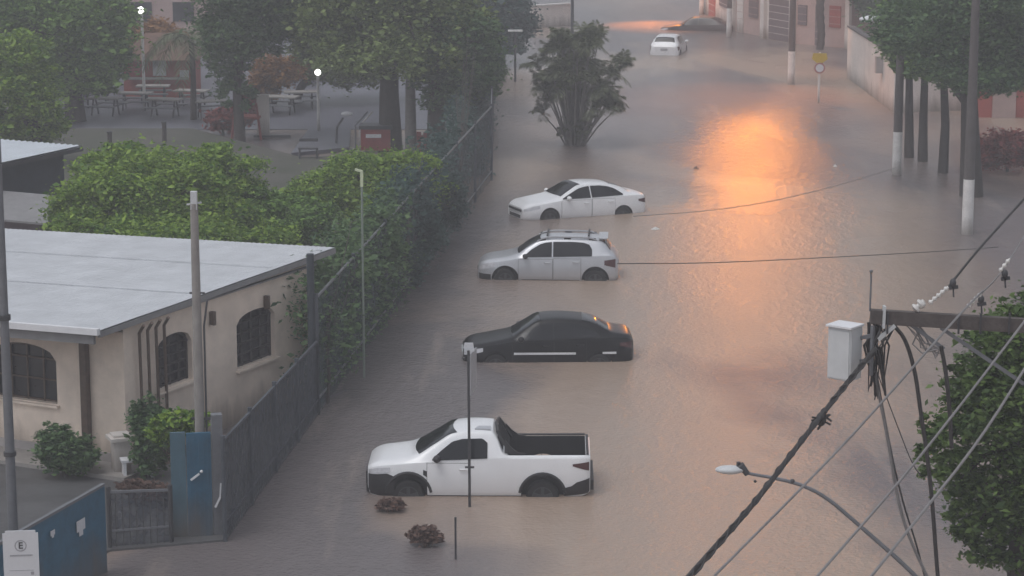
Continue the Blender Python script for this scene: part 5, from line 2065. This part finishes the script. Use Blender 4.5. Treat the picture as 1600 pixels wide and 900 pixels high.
def cable(name, label, pts, r, m, cat='cable', group=None, n=6, dep=None):
    w = [PD(p[0], p[1], (p[2] if len(p) > 2 else Yp)) for p in pts]
    # smooth the path
    for _ in range(2):
        q = [w[0]]
        for a, b in zip(w[:-1], w[1:]):
            q += [a.lerp(b, 0.25), a.lerp(b, 0.75)]
        q.append(w[-1])
        w = q
    o = build(name, MB().tube(w, r, n), m, None, 60)
    return tag(o, label, cat, group)


pb = Q(1668, 1000)
t = thing('power_pole', 'concrete power pole carrying a long dark crossarm with insulators, right edge', 'power pole', (pb.x, Yp + 0.22, 0))
build('shaft', MB().tube([(pb.x, Yp + 0.22, -0.5), (pb.x, Yp + 0.22, 8.2)], [0.17, 0.11], 12), M['concrete'], t, 60)
ca, cb = Q(1360, 494), Q(1690, 514)
cm = MB().bar(ca, cb, 0.12, 22 * kp)
build('crossarm', cm, M['beam'], t)
for px in (1385, 1496, 1530, 1575):
    bt = MB()
    p = Q(px, 503)
    bt.bar((p.x, p.y - 0.1, p.z - 0.14), (p.x, p.y - 0.1, p.z + 0.14), 0.025)
    bt.bar((p.x, p.y - 0.09, p.z), (p.x, p.y + 0.09, p.z), 0.03)
    build('bolt', bt, M['metal_dark'], t)
build('strap', MB().bar(Q(1382, 478, -0.07), Q(1380, 512, -0.07), 0.12, 0.03).bar(Q(1398, 508, -0.05), Q(1372, 530, -0.05), 0.08, 0.05), M['steel_box'], t)
br = MB().bar(Q(1470, 512), Q(1600, 600), 0.03, 0.05).bar(Q(1420, 505), Q(1475, 545), 0.03, 0.05)
build('brace', br, M['metal_grey'], t)


def insulator(pa, pb_, discs, r):
    a, b = Q(*pa), Q(*pb_)
    d = (b - a)
    mb = MB()
    pts, rad = [], []
    n = discs * 4
    for k in range(n + 1):
        pts.append(a + d * (k / n))
        rad.append(r * (0.45 if k % 4 in (0, 3) else 1.0))
    mb.tube(pts, rad, 12)
    return mb


build('insulator', insulator((1428, 484), (1444, 470), 2, 0.07).ball(Q(1440, 476), 0.055, 10, 8), M['porcelain'], t, 50)
build('insulator', insulator((1452, 474), (1482, 448), 5, 0.035), M['porcelain'], t, 50)
build('insulator', insulator((1512, 480), (1534, 458), 4, 0.035), M['porcelain'], t, 50)
build('insulator', insulator((1562, 424), (1578, 404), 3, 0.03), M['porcelain'], t, 50)
for px, py in ((1489, 442), (1533, 468), (1570, 428)):
    bk = MB()
    bk.ball(Q(px, py), 0.045, 8, 6, (1, 1, 1.4))
    bk.bar(Q(px, py), Q(px + 1, py + 22), 0.02)
    bk.bar(Q(px - 6, py + 8), Q(px + 8, py + 6), 0.02, 0.05)
    build('clamp', bk, M['metal_dark'], t, 50)
build('rod', MB().tube([Q(1361, 424), Q(1361, 440), Q(1359, 486)], 0.014, 6).ball(Q(1361, 424), 0.025, 8, 6), M['metal_grey'], t)

# white equipment box
a_ = PD(1320, 550, Yp - 0.1)
t = thing('equipment_box', 'white metal equipment box hanging at the tip of the dark crossarm', 'box', (a_.x, a_.y, a_.z), R(-38))
bm = bmesh.new()
bmesh.ops.create_cube(bm, size=1)
BX, BY, BZ = 0.36, 0.30, 0.72
for v in bm.verts:
    v.co = Vector((v.co.x * BX, v.co.y * BY, v.co.z * BZ))
bmesh.ops.bevel(bm, geom=bm.edges[:], offset=0.012, segments=2, affect='EDGES')
me = bpy.data.meshes.new('case')
bm.to_mesh(me)
bm.free()
me.materials.append(M['steel_box'])
cs = bpy.data.objects.new('case', me)
COL.objects.link(cs)
cs.parent = t
build('lid', MB().box((0, -0.012, BZ / 2 + 0.012), (BX + 0.03, BY + 0.05, 0.026)), M['trim_white'], t, world=False)
build('door_panel', MB().box((0, -BY / 2 - 0.006, -0.01), (BX - 0.05, 0.012, BZ - 0.07)), M['steel_box'], t, world=False)
build('bracket', MB().bar((BX / 2, 0.1, 0.2), (BX / 2 + 0.16, 0.14, 0.25), 0.05).bar((BX / 2, 0.1, -0.12), (BX / 2 + 0.14, 0.14, -0.1), 0.05).bar((BX / 2 + 0.15, 0.14, -0.3), (BX / 2 + 0.15, 0.14, 0.38), 0.04), M['metal_grey'], t, world=False)

# cables
cable('bundled_cable', 'thick twisted dark cable running from the bottom edge up past the equipment box', [(1070, 908, 26), (1120, 852, 27), (1180, 785, 28), (1240, 705, 29.5), (1283, 650, 30.5), (1330, 590, 31.4), (1368, 545, 31.8)], 0.036, M['cable'])
random.seed(11)
mbw = MB()
for s in range(2):
    pts = []
    ctrl = [(1075, 905, 26), (1180, 783, 28), (1283, 648, 30.5), (1365, 548, 31.8)]
    for k in range(61):
        u = k / 60 * 3
        i = min(int(u), 2)
        f_ = u - i
        a = [ctrl[i][j] * (1 - f_) + ctrl[i + 1][j] * f_ for j in range(3)]
        p = PD(*a)
        ph = k * 0.9 + s * math.pi
        pts.append(p + Vector((0.035 * math.cos(ph), 0.03 * math.sin(ph), 0.02 * math.sin(ph))))
    mbw.tube(pts, 0.012, 5)
tag(build('wrapping_wire', mbw, M['cable']), 'thin wires twisted around the thick dark cable', 'wire')
pj = PD(1283, 655, 30.45)
pv = MB().ball((pj.x, pj.y, pj.z), 0.085, 12, 8, (0.8, 0.7, 1.1))
for k in range(9):
    a = random.uniform(0, 6.28)
    pv.bar((pj.x, pj.y, pj.z + random.uniform(-.08, .08)), (pj.x + 0.13 * math.cos(a), pj.y - 0.05, pj.z + 0.13 * math.sin(a)), 0.022)
tag(build('cable_splice', pv, M['cable']), 'knotted dark splice clamped on the thick cable below the box', 'cable clamp')
cg = 'thin pale service wires crossing the lower right'
cable('service_wire', 'pale wire right below the thick cable, leftmost of the parallel wires', [(1108, 908, 26), (1250, 765, 28), (1340, 672, 29), (1500, 490, 31), (1535, 455, 32)], 0.016, M['cable_grey'], 'wire', cg)
cable('service_wire', 'pale wire crossing the foreground tree, middle of the parallel wires', [(1270, 908, 26), (1400, 760, 27.5), (1500, 635, 29), (1606, 495, 31)], 0.017, M['cable_grey'], 'wire', cg)
cable('service_wire', 'pale wire crossing the foreground tree, lowest and rightmost of the parallel wires', [(1352, 912, 26), (1430, 815, 27), (1530, 690, 28), (1608, 565, 29.5)], 0.019, M['cable_grey'], 'wire', cg)
cable('line_wire', 'dark wire rising from the insulators to the right edge', [(1482, 448, 32), (1520, 400, 33), (1560, 355, 34), (1610, 300, 35.5)], 0.018, M['cable'], 'wire')
cable('line_wire', 'pale wire rising from the middle insulator past the right edge', [(1534, 458, 32), (1560, 432, 32.4), (1580, 402, 33), (1612, 350, 34.5)], 0.01, M['cable_grey'], 'wire')
dg_ = 'dark cables drooping from the crossarm'
cable('drop_cable', 'dark cable looping down from the crossarm across the tree edge', [(1398, 510), (1415, 530), (1430, 580), (1438, 640), (1450, 720), (1458, 800), (1462, 860), (1466, 910)], 0.03, M['cable'], 'cable', dg_)
cable('drop_cable', 'dark cable hanging down from the middle of the crossarm into the tree', [(1470, 540), (1478, 580), (1484, 640), (1487, 700)], 0.03, M['cable'], 'cable', dg_)
cable('drop_cable', 'paired grey cable sagging from the box to the bottom edge', [(1362, 550), (1372, 610), (1388, 690), (1402, 780), (1420, 840), (1452, 908)], 0.024, M['cable_grey'], 'cable', dg_)
cable('drop_cable', 'thin dark cable beside the paired grey cable', [(1365, 560), (1380, 640), (1395, 720), (1412, 790), (1432, 850), (1446, 906)], 0.014, M['cable'], 'cable', dg_)
cable('drop_cable', 'thin slack wire from the box towards the tree edge', [(1366, 570), (1400, 660), (1425, 725), (1440, 745)], 0.008, M['cable'], 'wire', dg_)
# tangle below the crossarm
mbt = MB()
for k in range(14):
    x0 = random.uniform(1352, 1400)
    x1 = random.uniform(1355, 1385)
    y1 = random.uniform(555, 625)
    pts = [Q(x0, random.uniform(500, 520)), Q((x0 + x1) / 2 + random.uniform(-14, 14), 540, random.uniform(-.1, .1)), Q(x1, y1, random.uniform(-.1, .1)), Q(1368 + random.uniform(-6, 10), 545 + random.uniform(-5, 10))]
    mbt.tube(pts, random.choice([0.009, 0.014, 0.02]), 5)
tag(build('wire_tangle', mbt, M['cable']), 'tangle of dark wires beneath the left end of the crossarm', 'wires')
mbt = MB()
for k in range(9):
    pts = [Q(random.uniform(1415, 1440), 508), Q(random.uniform(1425, 1460), random.uniform(525, 550), .05), Q(random.uniform(1440, 1475), random.uniform(535, 560)), Q(1468, 545)]
    mbt.tube(pts, random.choice([0.008, 0.012]), 5)
tag(build('wire_tangle', mbt, M['cable_grey']), 'loose pale wires hanging under the middle of the crossarm', 'wires')
build_s = MB().tube([Q(1362, 556), Q(1365, 548), Q(1368, 534)], [0.05, 0.06, 0.035], 10)
tag(build('dead_end_clamp', build_s, M['porcelain']), 'white clamp gripping the thick cable beside the equipment box', 'clamp')

# street lamp arm reaching over the water, lower right
t = thing('street_lamp', 'unlit street lamp head on a long curved dark arm over the water, lower right', 'street lamp', tuple(Q(1455, 930)))
arm_pts = [(1165, 739), (1200, 745), (1250, 756), (1290, 776), (1330, 810), (1370, 845), (1410, 880), (1450, 920)]
w = [Q(*p) for p in arm_pts]
for _ in range(2):
    q = [w[0]]
    for a, b in zip(w[:-1], w[1:]):
        q += [a.lerp(b, 0.25), a.lerp(b, 0.75)]
    q.append(w[-1])
    w = q
build('arm', MB().tube(w, [0.022 + 0.012 * i / len(w) for i in range(len(w))], 8), M['metal_grey'], t, 60)
hc = Q(1140, 734)
build('head', MB().ball((hc.x, hc.y, hc.z), 0.20, 14, 8, (1.0, 0.55, 0.30)), M['steel_box'], t, 60)
build('collar', MB().tube([Q(1152, 734), Q(1158, 728), Q(1168, 741)], [0.045, 0.06, 0.04], 10), M['metal_dark'], t, 60)
build('photocell', MB().lathe([(0.03, 0), (0.03, 0.07)], c=(hc.x + 0.12, hc.y, hc.z + 0.04), n=10), M['metal_dark'], t, 60)
build('bolt_rings', MB().ball(Q(1238, 752), 0.035, 8, 6).ball(Q(1180, 752), 0.022, 8, 6), M['metal_dark'], t)
build('pole', MB().tube([Vector((w[-1].x, w[-1].y, -0.5)), w[-1] + Vector((0, 0, 0.1))], 0.07, 10), M['concrete'], t, 60)

# wires crossing the street in the distance
cable('street_wire', 'thin dark wire crossing the flood just below the white sedan', [(965, 412, 50), (1120, 411, 55), (1300, 402, 62), (1450, 394, 68), (1560, 386, 72)], 0.011, M['cable'], 'wire')
cable('street_wire', 'faint wire slanting across the flood to the utility poles', [(990, 338, 60), (1150, 326, 68), (1290, 296, 78), (1400, 262, 88)], 0.010, M['cable_grey'], 'wire')

# ------------------------------------------------------------------ beyond the picture: what the water mirrors and side views show
for (x, y, w_, h_, lb) in ((-30, 215, 16, 9, 'far grey block of flats beyond the park trees'), (45, 225, 20, 8, 'far pale block beyond the terrace houses')):
    t = thing('far_building', lb, 'building', (x, y, 0))
    build('wall', MB().box((0, 0, h_ / 2), (w_, 10, h_)), M['pale_wall'], t, world=False)
    build('roof', MB().box((0, 0, h_ + 0.15), (w_ + 0.6, 10.6, 0.3)), M['tile'], t, world=False)

# ------------------------------------------------------------------ haze
hz = bpy.data.materials.new('haze')
hz.use_nodes = True
nt = hz.node_tree
for n in list(nt.nodes):
    nt.nodes.remove(n)
pv_ = nt.nodes.new('ShaderNodeVolumePrincipled')
pv_.inputs['Color'].default_value = (0.93, 0.90, 0.92, 1)
pv_.inputs['Density'].default_value = HAZE = 0.0027
pv_.inputs['Anisotropy'].default_value = 0.0
o_ = nt.nodes.new('ShaderNodeOutputMaterial')
nt.links.new(pv_.outputs[0], o_.inputs['Volume'])
mb = MB().box((0, 130, 10), (1000, 1100, 26))
o = build('haze', mb, hz)
tag(o, 'pale rainy haze filling the air over the flooded street', kind='stuff')
o.visible_shadow = True
